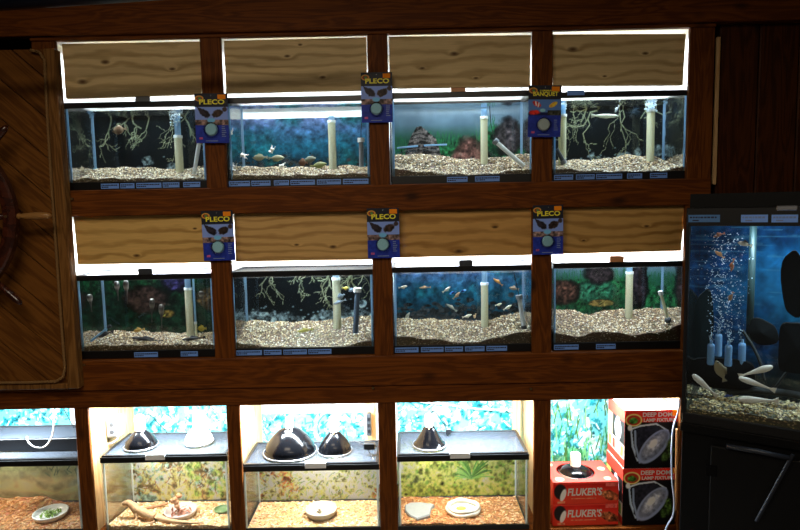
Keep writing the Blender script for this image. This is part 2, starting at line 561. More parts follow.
class Canvas:
    """a small printed picture: u to the right, v downwards, both 0..1"""
    def __init__(s, w, h, rgb):
        s.w, s.h = w, h
        s.a = np.zeros((h, w, 3)); s.a[:] = rgb
        s.X, s.Y = np.meshgrid(np.arange(w) / (w - 1), np.arange(h) / (h - 1))
        s.asp = h / w

    def mix(s, mask, rgb, tex=0.0, cell=5):
        c = np.array(rgb, dtype=float)[None, None, :]
        if tex:
            n = fbm(s.h, s.w, cell)[..., None]
            c = np.clip(c * (1 + tex * (n - 0.5) * 2.6), 0, 255)
        m = np.clip(mask, 0, 1)[..., None]
        s.a = s.a * (1 - m) + c * m
        return s

    def vgrad(s, stops):
        ys = [p[0] for p in stops]
        for k in range(3):
            s.a[..., k] = np.interp(s.Y, ys, [p[1][k] for p in stops])
        return s

    def noise(s, amt, cell):
        n = fbm(s.h, s.w, cell)[..., None]
        s.a = np.clip(s.a * (1 + amt * (n - 0.5) * 2.6), 0, 255)
        return s

    def ellipse(s, cx, cy, rx, ry, rgb, edge=0.15, rough=0.0, cell=8, tex=0.0, ang=0.0):
        dx = (s.X - cx); dy = (s.Y - cy) * s.asp
        ry2 = ry * s.asp
        ca, sa = math.cos(ang), math.sin(ang)
        u = (dx * ca + dy * sa) / rx; v = (-dx * sa + dy * ca) / ry2
        d = np.sqrt(u * u + v * v)
        if rough:
            d = d + (fbm(s.h, s.w, cell) - 0.5) * 2 * rough
        return s.mix((1 - d) / edge, rgb, tex)

    def rect(s, x0, x1, y0, y1, rgb, tex=0.0):
        m = ((s.X >= x0) & (s.X <= x1) & (s.Y >= y0) & (s.Y <= y1)).astype(float)
        return s.mix(m, rgb, tex)

    def poly(s, pts, rgb, tex=0.0):
        inside = np.zeros_like(s.X, dtype=bool)
        n = len(pts); j = n - 1
        for i in range(n):
            xi, yi = pts[i]; xj, yj = pts[j]
            cond = ((yi > s.Y) != (yj > s.Y)) & (s.X < (xj - xi) * (s.Y - yi) / (yj - yi + 1e-12) + xi)
            inside ^= cond
            j = i
        return s.mix(inside.astype(float), rgb, tex)

    def line(s, pts, w, rgb, soft=1.0):
        """w in picture widths"""
        for (x0, y0), (x1, y1) in zip(pts[:-1], pts[1:]):
            ax, ay = x0, y0 * s.asp; bx, by = x1, y1 * s.asp
            lo, hi = min(ax, bx) - 3 * w - .01, max(ax, bx) + 3 * w + .01
            dx, dy = bx - ax, by - ay
            L2 = dx * dx + dy * dy + 1e-12
            PX, PY = s.X, s.Y * s.asp
            t = np.clip(((PX - ax) * dx + (PY - ay) * dy) / L2, 0, 1)
            d = np.hypot(PX - ax - t * dx, PY - ay - t * dy)
            s.mix((w - d) / (0.5 * w * soft + 1e-9) + 0.5, rgb)
        return s


LUT = np.array([(v / 255 / 12.92 if v / 255 <= 0.04045 else ((v / 255 + 0.055) / 1.055) ** 2.4) for v in range(256)])


def print_mesh(name, cv, p0, ux, uz, mat, parent, thick, world=True, nrm=None):
    """a printed sheet of real thickness: p0 lower left of the face, ux / uz its sides"""
    p0, ux, uz = Vector(p0), Vector(ux), Vector(uz)
    n = nrm or uz.cross(ux).normalized()          # towards the viewer's back: thickness goes along -n
    h, w = cv.h, cv.w
    U = (np.arange(w) / (w - 1)); V = 1 - np.arange(h) / (h - 1)
    g = np.array(p0)[None, None, :] + V[:, None, None] * np.array(uz) + U[None, :, None] * np.array(ux)
    vs = g.reshape(-1, 3)
    lin = LUT[np.clip(cv.a, 0, 255).astype(int)].reshape(-1, 3)
    ii = np.arange(h * w).reshape(h, w)
    fs = np.stack([ii[1:, :-1], ii[1:, 1:], ii[:-1, 1:], ii[:-1, :-1]], -1).reshape(-1, 4)
    mb = MB()
    mb.v = [tuple(v) for v in vs]
    mb.f = [tuple(int(a) for a in f) for f in fs]
    mb.c = [tuple(c) for c in lin]
    o = len(mb.v)
    cs = [int(ii[-1, 0]), int(ii[-1, -1]), int(ii[0, -1]), int(ii[0, 0])]
    bk = [tuple(Vector(mb.v[c]) + n * thick) for c in cs]
    mb.v += bk
    mb.c += [mb.c[c] for c in cs]
    bot = [int(k) for k in ii[-1, :]]; rgt = [int(k) for k in ii[::-1, -1]]; top = [int(k) for k in ii[0, ::-1]]; lft = [int(k) for k in ii[:, 0]]
    mb.f.append(tuple(reversed(bot)) + (o, o + 1))
    mb.f.append(tuple(reversed(rgt)) + (o + 1, o + 2))
    mb.f.append(tuple(reversed(top)) + (o + 2, o + 3))
    mb.f.append(tuple(reversed(lft)) + (o + 3, o))
    mb.f.append((o + 3, o + 2, o + 1, o))
    return mb.build(name, mat, parent, world)


# ------------------------------------------------------------------ backdrops (printed sheets behind the tanks)
def cv_roots(seed, gl=.86):
    global RNG
    RNG = np.random.default_rng(seed)
    r = random.Random(seed)
    c = Canvas(230, 130, (9, 15, 22))
    c.noise(0.5, 40)
    for i in range(30):
        x = r.random(); y = gl + .03 - abs(r.gauss(0, .11)) * gl
        g = r.randint(90, 175)
        c.ellipse(x, y, r.uniform(.03, .08), r.uniform(.04, .10), (g * .86, g * .94, g), .35, .45, 7, 1.2)
    for i in range(40):
        x = r.random(); y = gl - abs(r.gauss(0, .12)) * gl
        c.ellipse(x, y, .012, .014, (150, 170, 180), .6, .4, 4)

    def branch(x, y, a, L, w, d):
        pts = [(x, y)]
        n = 5
        for k in range(n):
            a2 = a + r.gauss(0, .42)
            x += math.cos(a2) * L / n; y += math.sin(a2) * L / n / c.asp
            pts.append((x, y))
        g = r.uniform(.75, 1.1)
        c.line(pts, w, (150 * g, 146 * g, 108 * g))
        c.line(pts, w * .45, (226 * g, 222 * g, 186 * g))
        if d > 0:
            for k in range(2 if d > 1 else r.randint(1, 2)):
                q = pts[r.randint(2, n)]
                branch(q[0], q[1], a + r.choice((-1, 1)) * r.uniform(.3, .9), L * r.uniform(.5, .8), max(.0018, w * .6), d - 1)
    for i in range(9):
        x = (i + r.uniform(.1, .9)) / 9
        branch(x, -.02, math.pi / 2 + r.uniform(-.7, .7), r.uniform(.15, .27) * (.55 + .55 * gl), r.uniform(.0035, .0075), 3)
    return c


def cv_green(seed, rocks, sky=.35, dark=1.0, mound=False):
    global RNG
    RNG = np.random.default_rng(seed)
    c = Canvas(230, 130, (0, 0, 0))
    k = dark
    c.vgrad([(0, (190 * k, 206 * k, 228 * k)), (sky * .8, (150 * k, 180 * k, 206 * k)), (sky + .12, (56, 120, 96)), (1, (34, 84, 54))])
    c.noise(.25, 60)
    # ragged weed hills
    n = fbm(c.h, c.w, 30)
    ridge = sky + .06 + (vnoise(2, c.w, 34)[0] - .5) * .35
    m = (c.Y - ridge[None, :]) * 9 + (fbm(c.h, c.w, 6) - .5) * 3
    c.mix(m, (44 * k, 128 * k, 78 * k), .9, 5)
    c.mix(((c.Y - ridge[None, :] - .3) * 5 + (n - .5) * 4), (30 * k, 84 * k, 60 * k), .8, 8)
    for x in np.arange(0, 1, .012):
        j = int(x * (c.w - 1))
        h0 = ridge[j]
        c.line([(x, h0 + .1), (x + RNG.normal(0, .015), h0 - .04 - RNG.random() * .06)], .002, (60 * k, 150 * k, 96 * k))
    for (cx, cy, rx, ry, rgb) in rocks:
        c.ellipse(cx, cy, rx * 1.06, ry * 1.05, tuple(v * .3 for v in rgb), .25, .25, 12)
        rgb = tuple(min(255, v * 1.25) for v in rgb)
        c.ellipse(cx, cy, rx, ry, rgb, .3, .32, 22, .7)
        for q in range(10):
            a_ = RNG.uniform(0, 6.28); rr_ = RNG.uniform(0, .75)
            kk = RNG.choice([.5, .7, 1.35, 1.6])
            c.ellipse(cx + math.cos(a_) * rr_ * rx, cy + math.sin(a_) * rr_ * ry, rx * .3, ry * .16, tuple(min(255, v * kk) for v in rgb), .9, .5, 6, .8, RNG.uniform(-.8, .4))
    if mound:
        P_ = [(.06, .78), (.10, .6), (.14, .42), (.185, .30), (.22, .29), (.27, .36), (.33, .44), (.36, .56), (.38, .78)]
        c.poly([(x, y + .02) for x, y in P_], (40, 34, 34), .5)
        c.poly(P_, (112, 98, 98), 1.3)
        for i in range(16):
            y = .36 + i * .027; w_ = .04 + .1 * min(1, i / 9)
            c.line([(.21 - w_, y + .02), (.21, y - .01 + RNG.normal(0, .01)), (.22 + w_, y + .03)], .0028, (58, 50, 52) if i % 2 else (146, 132, 130))
    return c


def cv_blue(seed, gl=.92):
    global RNG
    RNG = np.random.default_rng(seed)
    r = random.Random(seed)
    c = Canvas(230, 130, (0, 0, 0))
    c.vgrad([(0, (150, 164, 220)), (.16, (96, 134, 190)), (.42, (34, 112, 146)), (.65, (24, 74, 100)), (1, (16, 36, 50))])
    c.mix((fbm(c.h, c.w, 46) - .5) * 3, (34, 128, 136), .3)
    c.noise(.5, 9)
    for i in range(230):
        y = gl - .02 - abs(r.gauss(0, .13)) * gl; x = r.random()
        g = r.randint(28, 92)
        c.ellipse(x, y, r.uniform(.012, .032), r.uniform(.015, .045), (g, g * 1.02, g * 1.12), .4, .25, 5, .4)
    return c


def cv_foliage(seed, w=150, h=60):
    """leafy poster, washed teal"""
    global RNG
    RNG = np.random.default_rng(seed)
    r = random.Random(seed)
    c = Canvas(w, h, (104, 196, 206))
    c.mix((fbm(h, w, 9) - .52) * 9, (206, 238, 238), .3)
    c.mix((fbm(h, w, 8) - .55) * 9, (22, 104, 112), .6)
    for i in range(330):
        x, y = r.random(), r.random()
        a = r.uniform(0, 6.28); L = r.uniform(.015, .06)
        col = r.choice([(24, 128, 142), (150, 226, 226), (214, 244, 240), (40, 160, 150), (96, 206, 214), (16, 84, 92)])
        c.line([(x, y), (x + math.cos(a) * L, y + math.sin(a) * L / c.asp)], r.uniform(.0025, .006), col)
    return c


def cv_bush(seed, palm=False, warm=1.0):
    """yellow green shrubs, printed"""
    global RNG
    RNG = np.random.default_rng(seed)
    r = random.Random(seed)
    c = Canvas(190, 92, (0, 0, 0))
    c.vgrad([(0, (236, 238, 190)), (.35, (222, 226, 130)), (1, (170, 190, 80))])
    c.noise(.5, 24)
    c.noise(.5, 4)
    for i in range(200):
        x = r.random(); y = r.uniform(.12, 1.0)
        g = r.uniform(.55, 1.15) * (1.05 - .3 * y)
        c.ellipse(x, y, r.uniform(.015, .045), r.uniform(.03, .08), (196 * g, 214 * g, 96 * g), .7, .4, 5, .9)
    for i in range(60):
        x = r.random(); y = r.uniform(.35, 1.0)
        c.ellipse(x, y, .02, .035, (96, 128, 54), .8, .5, 5, .6)
    if palm:
        for i in range(26):
            a = -math.pi / 2 + (i / 25 - .5) * 2.5
            L = r.uniform(.12, .2)
            x, y = .62, .72
            pts = [(x, y)]
            for k in range(5):
                a += .09 * (1 if a > -math.pi / 2 else -1)
                x += math.cos(a) * L / 5; y += math.sin(a) * L / 5 / c.asp
                pts.append((x, y))
            c.line(pts, .0045, r.choice([(70, 120, 52), (120, 168, 84), (44, 90, 40)]))
    return c


def cv_scrub(seed, kind=0):
    """pale scenery prints: 0 dry hills, 1 tangled branches and leaves, 2 tall pale grass"""
    global RNG
    RNG = np.random.default_rng(seed)
    r = random.Random(seed)
    c = Canvas(190, 92, (0, 0, 0))
    if kind == 0:
        c.vgrad([(0, (196, 206, 176)), (.4, (214, 208, 166)), (1, (190, 176, 120))])
        c.noise(.25, 30)
        for i in range(5):
            y = .2 + .14 * i
            rd = y + (vnoise(2, c.w, 50)[0] - .5) * .25
            c.mix((c.Y - rd[None, :]) * 12 * np.clip(1 - (c.Y - rd[None, :]) * 6, 0, 1), (150 - i * 6, 160 - i * 8, 108), .5, 8)
        for i in range(30):
            x, y = r.uniform(.5, .75), r.uniform(.25, .6)
            a = r.uniform(-2.6, -.5)
            c.line([(x, y), (x + math.cos(a) * .04, y + math.sin(a) * .09)], .003, (92, 116, 96))
    elif kind == 1:
        c.vgrad([(0, (150, 176, 158)), (.5, (190, 190, 130)), (1, (216, 200, 120))])
        c.mix((fbm(c.h, c.w, 14) - .5) * 8, (112, 96, 66), .6)
        c.mix((fbm(c.h, c.w, 12) - .56) * 9, (150, 190, 178), .5)
        c.noise(.7, 5)
        for i in range(420):
            x, y = r.random() * .95, r.uniform(.02, .85)
            a = r.uniform(0, 6.28); L = r.uniform(.015, .05)
            c.line([(x, y), (x + math.cos(a) * L, y + math.sin(a) * L / c.asp)], r.uniform(.002, .004), r.choice([(70, 66, 50), (232, 234, 214), (108, 140, 130), (214, 222, 170), (140, 96, 66)]))
        for i in range(30):
            c.ellipse(r.uniform(.5, 1), r.uniform(.1, .9), .05, .08, (150, 184, 90), .8, .5, 5, .9)
    else:
        c.vgrad([(0, (150, 190, 170)), (.4, (214, 222, 160)), (1, (232, 226, 150))])
        c.mix((fbm(c.h, c.w, 20) - .55) * 7 * ((c.X < .35) | (c.X > .8)), (176, 104, 66), .7)
        c.noise(.9, 5)
        c.mix((fbm(c.h, c.w, 26) - .5) * 8 * (c.Y < .6), (236, 244, 226), .5)
        for i in range(620):
            x, y = r.random(), r.uniform(.05, 1)
            a = r.uniform(-2.5, -.6); L = r.uniform(.02, .06)
            pts = [(x, y), (x + math.cos(a) * L * .5, y + math.sin(a) * L), (x + math.cos(a) * L * 1.2, y + math.sin(a) * L * 1.5)]
            c.line(pts, r.uniform(.002, .0035), r.choice([(255, 255, 240), (196, 220, 96), (236, 240, 170), (130, 160, 84), (84, 120, 92), (250, 244, 190)]))
    return c


# ------------------------------------------------------------------ the rack
VX = [(-1.275, -0.738), (-0.661, -0.119), (-0.045, 0.49), (0.565, 1.07)]      # openings
ZR1, ZR2, ZR3 = (1.677, 2.175), (1.025, 1.555), (0.30, 0.805)                    # openings: ledge, top
for _k in range(0):
    pass
ZR1 = (at(380, 184.5, 0).z, at(380, 35.8, 0).z)
ZR2 = (at(380, 354, 0).z, at(380, 211, 0).z)
ZR3 = (at(380, 532, 0).z, at(380, 401.5, 0).z)
BACKY = 0.33

rack = empty('display_rack', (0, 0, 0), 'dark stained wooden wall rack with three rows of lit openings holding the fish tanks', 'rack')
edges = [-1.362] + [v for o in VX for v in o] + [1.16]
for i in range(5):
    x0 = edges[0] if i == 0 else VX[i - 1][1]
    x1 = VX[i][0] if i < 4 else edges[-1]
    MB().box(x0, x1, -0.02, 0.0, ZR3[1] + .0, ZR1[1] + .03, .002).build('post', RACKV, rack)
    p0, p1 = ((75, 88.5), (226.5, 240), (378, 395.6), (533.4, 550.5), (679.5, 694))[i]
    MB().box(at(p0, 408, -.008).x, at(p1, 408, -.008).x, -0.016, 0.0, ZR3[0] - .05, ZR3[1] + .0, .002).build('post', RACKV, rack)
b = at(380, 28.5, -.045).z
MB().box(-2.2, 2.2, -0.045, 0.0, b, b + .30, .003).build('top_beam', RACKH, rack)
MB().box(-1.362, 1.16, -0.028, -0.0, ZR1[1], b, .002).build('top_rail', RACKH, rack)
MB().box(-2.2, 1.16, -0.026, -0.001, ZR2[1], ZR1[0] - .001, .003).build('rail', RACKH, rack)
zm = at(380, 386, -.03).z
MB().box(-2.2, 1.16, -0.03, -0.001, zm, ZR2[0] - .001, .003).build('rail', RACKH, rack)
MB().box(-2.2, 1.16, -0.022, -0.001, ZR3[1], zm - .001, .003).build('rail', RACKH, rack)
MB().box(-2.2, 1.16, -0.022, -0.001, ZR3[0] - .16, ZR3[0] - .012, .003).build('rail', RACKH, rack)
for zr in (ZR1, ZR2):
    MB().box(-1.33, 1.13, 0.0, BACKY, zr[0] - .022, zr[0] - .001).build('shelf', RACKH, rack)
    MB().box(-1.33, 1.13, 0.024, BACKY, zr[1] + .012, zr[1] + .03).build('cell_top', WHITEW, rack)
    MB().box(-1.33, 1.13, BACKY, BACKY + .012, zr[0] - .02, zr[1] + .03).build('back_panel', WHITEW, rack)
    for i in range(5):
        x0 = -1.33 if i == 0 else VX[i - 1][1] + .028
        x1 = x0 + .018 if i < 4 else x0 + .012
        MB().box(x0, x1, 0.0, BACKY, zr[0] - .001, zr[1] + .012).build('partition', WHITEW, rack)
MB().box(-2.2, 1.13, 0.0, .42, ZR3[0] - .022, ZR3[0] - .001).build('shelf', RACKH, rack)
MB().box(-2.2, 1.13, 0.0, .42, ZR3[1] + .006, ZR3[1] + .02).build('cell_top', WHITEW, rack)
MB().box(-2.2, 1.13, .42, .432, ZR3[0] - .02, ZR3[1] + .02).build('back_panel', WHITEW, rack)
PX3 = [at(q, 408, 0).x for q in (82, 233, 387, 542, 686)]
for i in range(5):
    MB().box(PX3[i] - .009, PX3[i] + .009, 0.0, .42, ZR3[0] - .001, ZR3[1] + .006).build('partition', PLY, rack)
m = MB()
for (px, py) in [(373, 388), (531, 389), (72, 199), (84, 365)]:
    p = at(px, py, -.032)
    m = MB(); m.tube([(p.x, -.0335, p.z), (p.x, -.025, p.z)], .0045, 10); m.build('screw', BRASS, rack)
# rubbed pale slat on the right hand post
MB().box(1.172, 1.186, -0.012, 0.0, at(700, 185, 0).z, at(700, 38, 0).z, .002).build('edge_slat', PLY, rack)['label'] = 'worn pale edge slat'

# ------------------------------------------------------------------ setting
WALL = 2.7
m = MB()
x = 1.19
while x < 2.55:
    m.box(x, x + .145, 0.0, 0.03, 0, WALL, .004)
    x += .149
struct('wall_right_panelling', m, PANEL).name = 'wall_back'
MB_ = MB().box(-2.55, 2.55, .46, .5, 0, WALL); struct('wall_rear', MB_, PANEL)
struct('wall_left', MB().box(-2.6, -2.56, -3.4, .5, 0, WALL), PANEL)
struct('wall_right', MB().box(2.56, 2.6, -3.4, .5, 0, WALL), PANEL)
struct('floor', MB().box(-2.6, 2.6, -3.4, .5, -.04, 0), plain('worn concrete floor', (70, 62, 54), .7, var=.2, scale=3))
struct('ceiling', MB().box(-2.6, 2.6, -3.4, .5, WALL, WALL + .04), plain('dark ceiling', (40, 36, 34), .8, var=.1))
m = MB(); m.box(-2.2, 1.15, -.02, .0, 0, ZR3[0] - .16)
struct('trim_1', m, RACKH)
a, c_ = at(-60, 9, -.5), at(330, -17, -.5)
m = MB(); m.tube([a, a.lerp(c_, .5), c_], .016, 12)
struct('trim_2', m, plain('navy black pipe', (12, 16, 26), .3, coat=.3), smooth=True)

# ------------------------------------------------------------------ cover boards
BO = [('leftmost in the top row, wavy grain', 62, 201.5, 44, 41.5, 66, 202, 98.5, 94),
      ('top row, second from the left', 224, 366, 41, 37.3, 226, 367, 93, 90),
      ('top row, above the tank with the brown mound backdrop', 389, 531, 36.7, 35, 390, 530, 88, 86.5),
      ('top row, at the right end', 551, 686, 34.4, 33.8, 553, 683, 85.5, 85),
      ('middle row, at the left end over the green backdrop tank', 73.5, 213, 217, 213, 78, 212, 264.5, 262.5),
      ('middle row, second from the left, with two dark knots', 234, 375, 213, 209, 236, 374, 261.5, 259.5),
      ('middle row, above the tank of white fish', 394, 533, 209, 206, 396, 532, 257.5, 255),
      ('middle row, at the right end', 552, 686, 205.5, 203, 554, 681, 254, 251)]
for i, (lb, a0, a1, t0, t1, c0, c1, b0, b1) in enumerate(BO):
    Yb = 0.003
    P = [at(c0, b0, Yb), at(c1, b1, Yb), at(a1, t1, Yb), at(a0, t0, Yb)]
    loc = ((P[0].x + P[1].x) / 2, Yb, P[0].z)
    m = MB(); m.prism([(p.x, p.z) for p in P], Yb, Yb + .018)
    o = m.build('cover_board', PINE[i])
    own_origin(o, loc)
    tag(o, 'knotty pine cover board, ' + lb, 'board', 'pine boards hiding the tank lights')


# ------------------------------------------------------------------ pebbles and chips
PEB = [tuple(v * .8 for v in s2l(c)) for c in [(226, 208, 174), (196, 168, 124), (164, 132, 90), (124, 96, 64), (236, 226, 208), (100, 80, 62), (168, 154, 136), (70, 56, 44), (204, 180, 142), (144, 114, 78), (116, 90, 62)]]
CHP = [s2l(c) for c in [(240, 218, 176), (226, 196, 148), (206, 166, 116), (246, 234, 206), (176, 130, 86), (232, 204, 160)]]
ORC = [s2l(c) for c in [(214, 160, 104), (188, 126, 74), (160, 100, 58), (226, 186, 138), (204, 146, 92)]]


def bed(name, x0, x1, y0, y1, zb, front, back, pal, label, cat, size=.0042, n=2600, mat=None, parent=None, chips=False, base=(96, 78, 58), inv=None, faceband=True):
    """a bed of pebbles or chips; front / back: functions x -> z"""
    nx, ny = 48, 10
    m = MB()

    def zf(x, y):
        t = (y - y0) / (y1 - y0)
        t = t * t * (3 - 2 * t) if not chips else t
        return max(zb + size, front(x) * (1 - t) + back(x) * t)
    g, cols = [], []
    for j in range(ny + 1):
        for i in range(nx + 1):
            x = x0 + (x1 - x0) * i / nx; y = y0 + (y1 - y0) * j / ny
            g.append((x, y, zf(x, y) - size * .35)); cols.append(tuple(v * random.uniform(.7, 1.1) for v in s2l(base)))
    fs = [(j * (nx + 1) + i, j * (nx + 1) + i + 1, (j + 1) * (nx + 1) + i + 1, (j + 1) * (nx + 1) + i) for j in range(ny) for i in range(nx)]
    o = len(g)
    low = [(x0, y0, zb), (x1, y0, zb), (x1, y1, zb), (x0, y1, zb)]
    g += low; cols += [s2l(base)] * 4
    W = nx + 1
    fs.append(tuple([o, o + 1] + [i for i in range(nx, -1, -1)]))
    fs.append(tuple([o + 2, o + 3] + [ny * W + i for i in range(nx + 1)]))
    fs.append(tuple([o + 1, o + 2] + [j * W + nx for j in range(ny, -1, -1)]))
    fs.append(tuple([o + 3, o] + [j * W for j in range(ny + 1)]))
    fs.append((o + 3, o + 2, o + 1, o))
    m.add(g, fs, cols)

    def peb(x, y, z, s):
        c = random.choice(pal); k = random.uniform(.75, 1.2)
        c = tuple(min(1, v * k) for v in c)
        if chips:
            a = random.uniform(0, 6.28); L = s * random.uniform(1.0, 2.6); w = s * random.uniform(.4, .9)
            ux, uy = math.cos(a) * L, math.sin(a) * L
            vx, vy = -math.sin(a) * w, math.cos(a) * w
            t1, t2 = random.uniform(-.4, .7) * s, random.uniform(-.3, .5) * s
            vs = [(x - ux, y - uy, z - t1), (x + vx, y + vy, z + t2), (x + ux, y + uy, z + t1), (x - vx, y - vy, z - t2 * .5), (x, y, z + s * .45), (x, y, z - s * .2)]
            m.add(vs, [(0, 3, 4), (3, 2, 4), (2, 1, 4), (1, 0, 4), (3, 0, 5), (2, 3, 5), (1, 2, 5), (0, 1, 5)], c)
        else:
            a, b2, d = s * random.uniform(.7, 1.25), s * random.uniform(.7, 1.25), s * random.uniform(.5, .8)
            r = random.uniform(0, 1.57); ca, sa = math.cos(r), math.sin(r)
            q = [(a * ca, a * sa, 0), (-b2 * sa, b2 * ca, 0), (-a * ca, -a * sa, 0), (b2 * sa, -b2 * ca, 0)]
            vs = [(x + u, y + v, z + random.uniform(-.3, .3) * s) for u, v, _ in q] + [(x, y, z + d), (x, y, z - d)]
            m.add(vs, [(0, 1, 4), (1, 2, 4), (2, 3, 4), (3, 0, 4), (1, 0, 5), (2, 1, 5), (3, 2, 5), (0, 3, 5)], c)
    mg = size * 1.1
    for k in range(n):
        x = random.uniform(x0 + mg, x1 - mg); y = random.uniform(y0 + mg, y1 - mg)
        peb(x, y, zf(x, y) + random.uniform(-.1, .35) * size, size)
    if faceband:
        for k in range(int(n * .22)):
            x = random.uniform(x0 + mg, x1 - mg)
            z = random.uniform(zb + size, front(x))
            peb(x, y0 + size * .4, z, size * .9)
    o = m.build(name, mat or PEBBLE, parent)
    if parent is None:
        own_origin(o, ((x0 + x1) / 2, (y0 + y1) / 2, zb))
    tag(o, label, cat, kind='stuff')
    return o, zf


def pline(pts, Y):
    """x -> z through photo points on the plane Y"""
    w = [at(px, py, Y) for px, py in pts]
    xs = [p.x for p in w]; zs = [p.z for p in w]
    return lambda x: float(np.interp(x, xs, zs)) + .0025 * math.sin(x * 61 + zs[0] * 40)


def price_labels(parent, Y, z0, h, spans, yref):
    for (a, b) in spans:
        pa, pb = at(a, yref, Y).x, at(b, yref, Y).x
        m = MB(); m.box(pa, pb, Y - .0016, Y, z0, z0 + h)
        lb = m.build('price_label', LABELB, parent)
        m = MB()
        r = random.Random(int(a * 7))
        x = pa + .004
        for row, zz in ((0, z0 + h * .56), (1, z0 + h * .2)):
            x = pa + .003
            end = pb - .004 if row == 0 else pa + (pb - pa) * .42
            while x < end - .003:
                w = r.uniform(.0025, .008)
                m.box(x, min(x + w, end), Y - .0022, Y - .0015, zz, zz + h * .22)
                x += w + .0016
        m.build('print', LABELI, lb)


def ring(m, x0, x1, y0, y1, z0, z1, w, bev=.001):
    m.box(x0, x1, y0, y0 + w, z0, z1, bev); m.box(x0, x1, y1 - w, y1, z0, z1, bev)
    m.box(x0, x0 + w, y0 + w, y1 - w, z0, z1, 0); m.box(x1 - w, x1, y0 + w, y1 - w, z0, z1, 0)


def tank_shell(root, x0, x1, y0, y1, z0, z1, cv, seal=None, sides=True, rim=.021, foot=.03, bt=None):
    g = .004
    for nm, bx in (('glass_pane', (x0 + .002, x1 - .002, y0 + .002, y0 + .002 + g)), ('glass_pane', (x0 + .002, x1 - .002, y1 - .006, y1 - .002)),
                   ('glass_pane', (x0 + .002, x0 + .006, y0 + .0065, y1 - .0065)), ('glass_pane', (x1 - .006, x1 - .002, y0 + .0065, y1 - .0065))):
        MB().box(*bx, z0 + .012, z1 - .004).build(nm, GLASS, root)
    MB().box(x0 + .007, x1 - .007, y0 + .007, y1 - .007, z0 + .008, z0 + .012).build('glass_floor', GLASS, root)
    m = MB(); ring(m, x0 - .001, x1 + .001, y0 - .0015, y1 + .001, z1 - rim, z1, .012); m.build('top_rim', BLACKP, root)
    m = MB(); ring(m, x0 - .001, x1 + .001, y0 - .0015, y1 + .001, z0, z0 + foot, .010); m.build('bottom_rim', BLACKP, root)
    for (cx, cy) in ((x0 + .0085, y0 + .008), (x1 - .0085, y0 + .008), (x0 + .0085, y1 - .0085), (x1 - .0085, y1 - .0085)):
        w = .0035 if cy < y0 + .05 else .003
        MB().box(cx - w, cx + w, cy - .0015, cy + .0015, z0 + foot * .6, z1 - rim).build('corner_seal', seal or SEAL, root)
    if sides:
        MB().box(x0 - .004, x0 - .0015, y0 + .012, y1, z0 + .01, z1 - rim).build('side_backing', DARKIN, root)
        MB().box(x1 + .0015, x1 + .004, y0 + .012, y1, z0 + .01, z1 - rim).build('side_backing', DARKIN, root)
    if cv is not None:
        zt = bt if bt is not None else z1 - .003
        print_mesh('backdrop', cv, (x0 + .004, y1 + .0015, z0 + .012), (x1 - x0 - .008, 0, 0), (0, 0, zt - z0 - .012), POSTER, root, .0012)


DT = 0.205
AQ = []
ROCK_BR = (96, 84, 82)
ROCK_RD = (128, 84, 80)


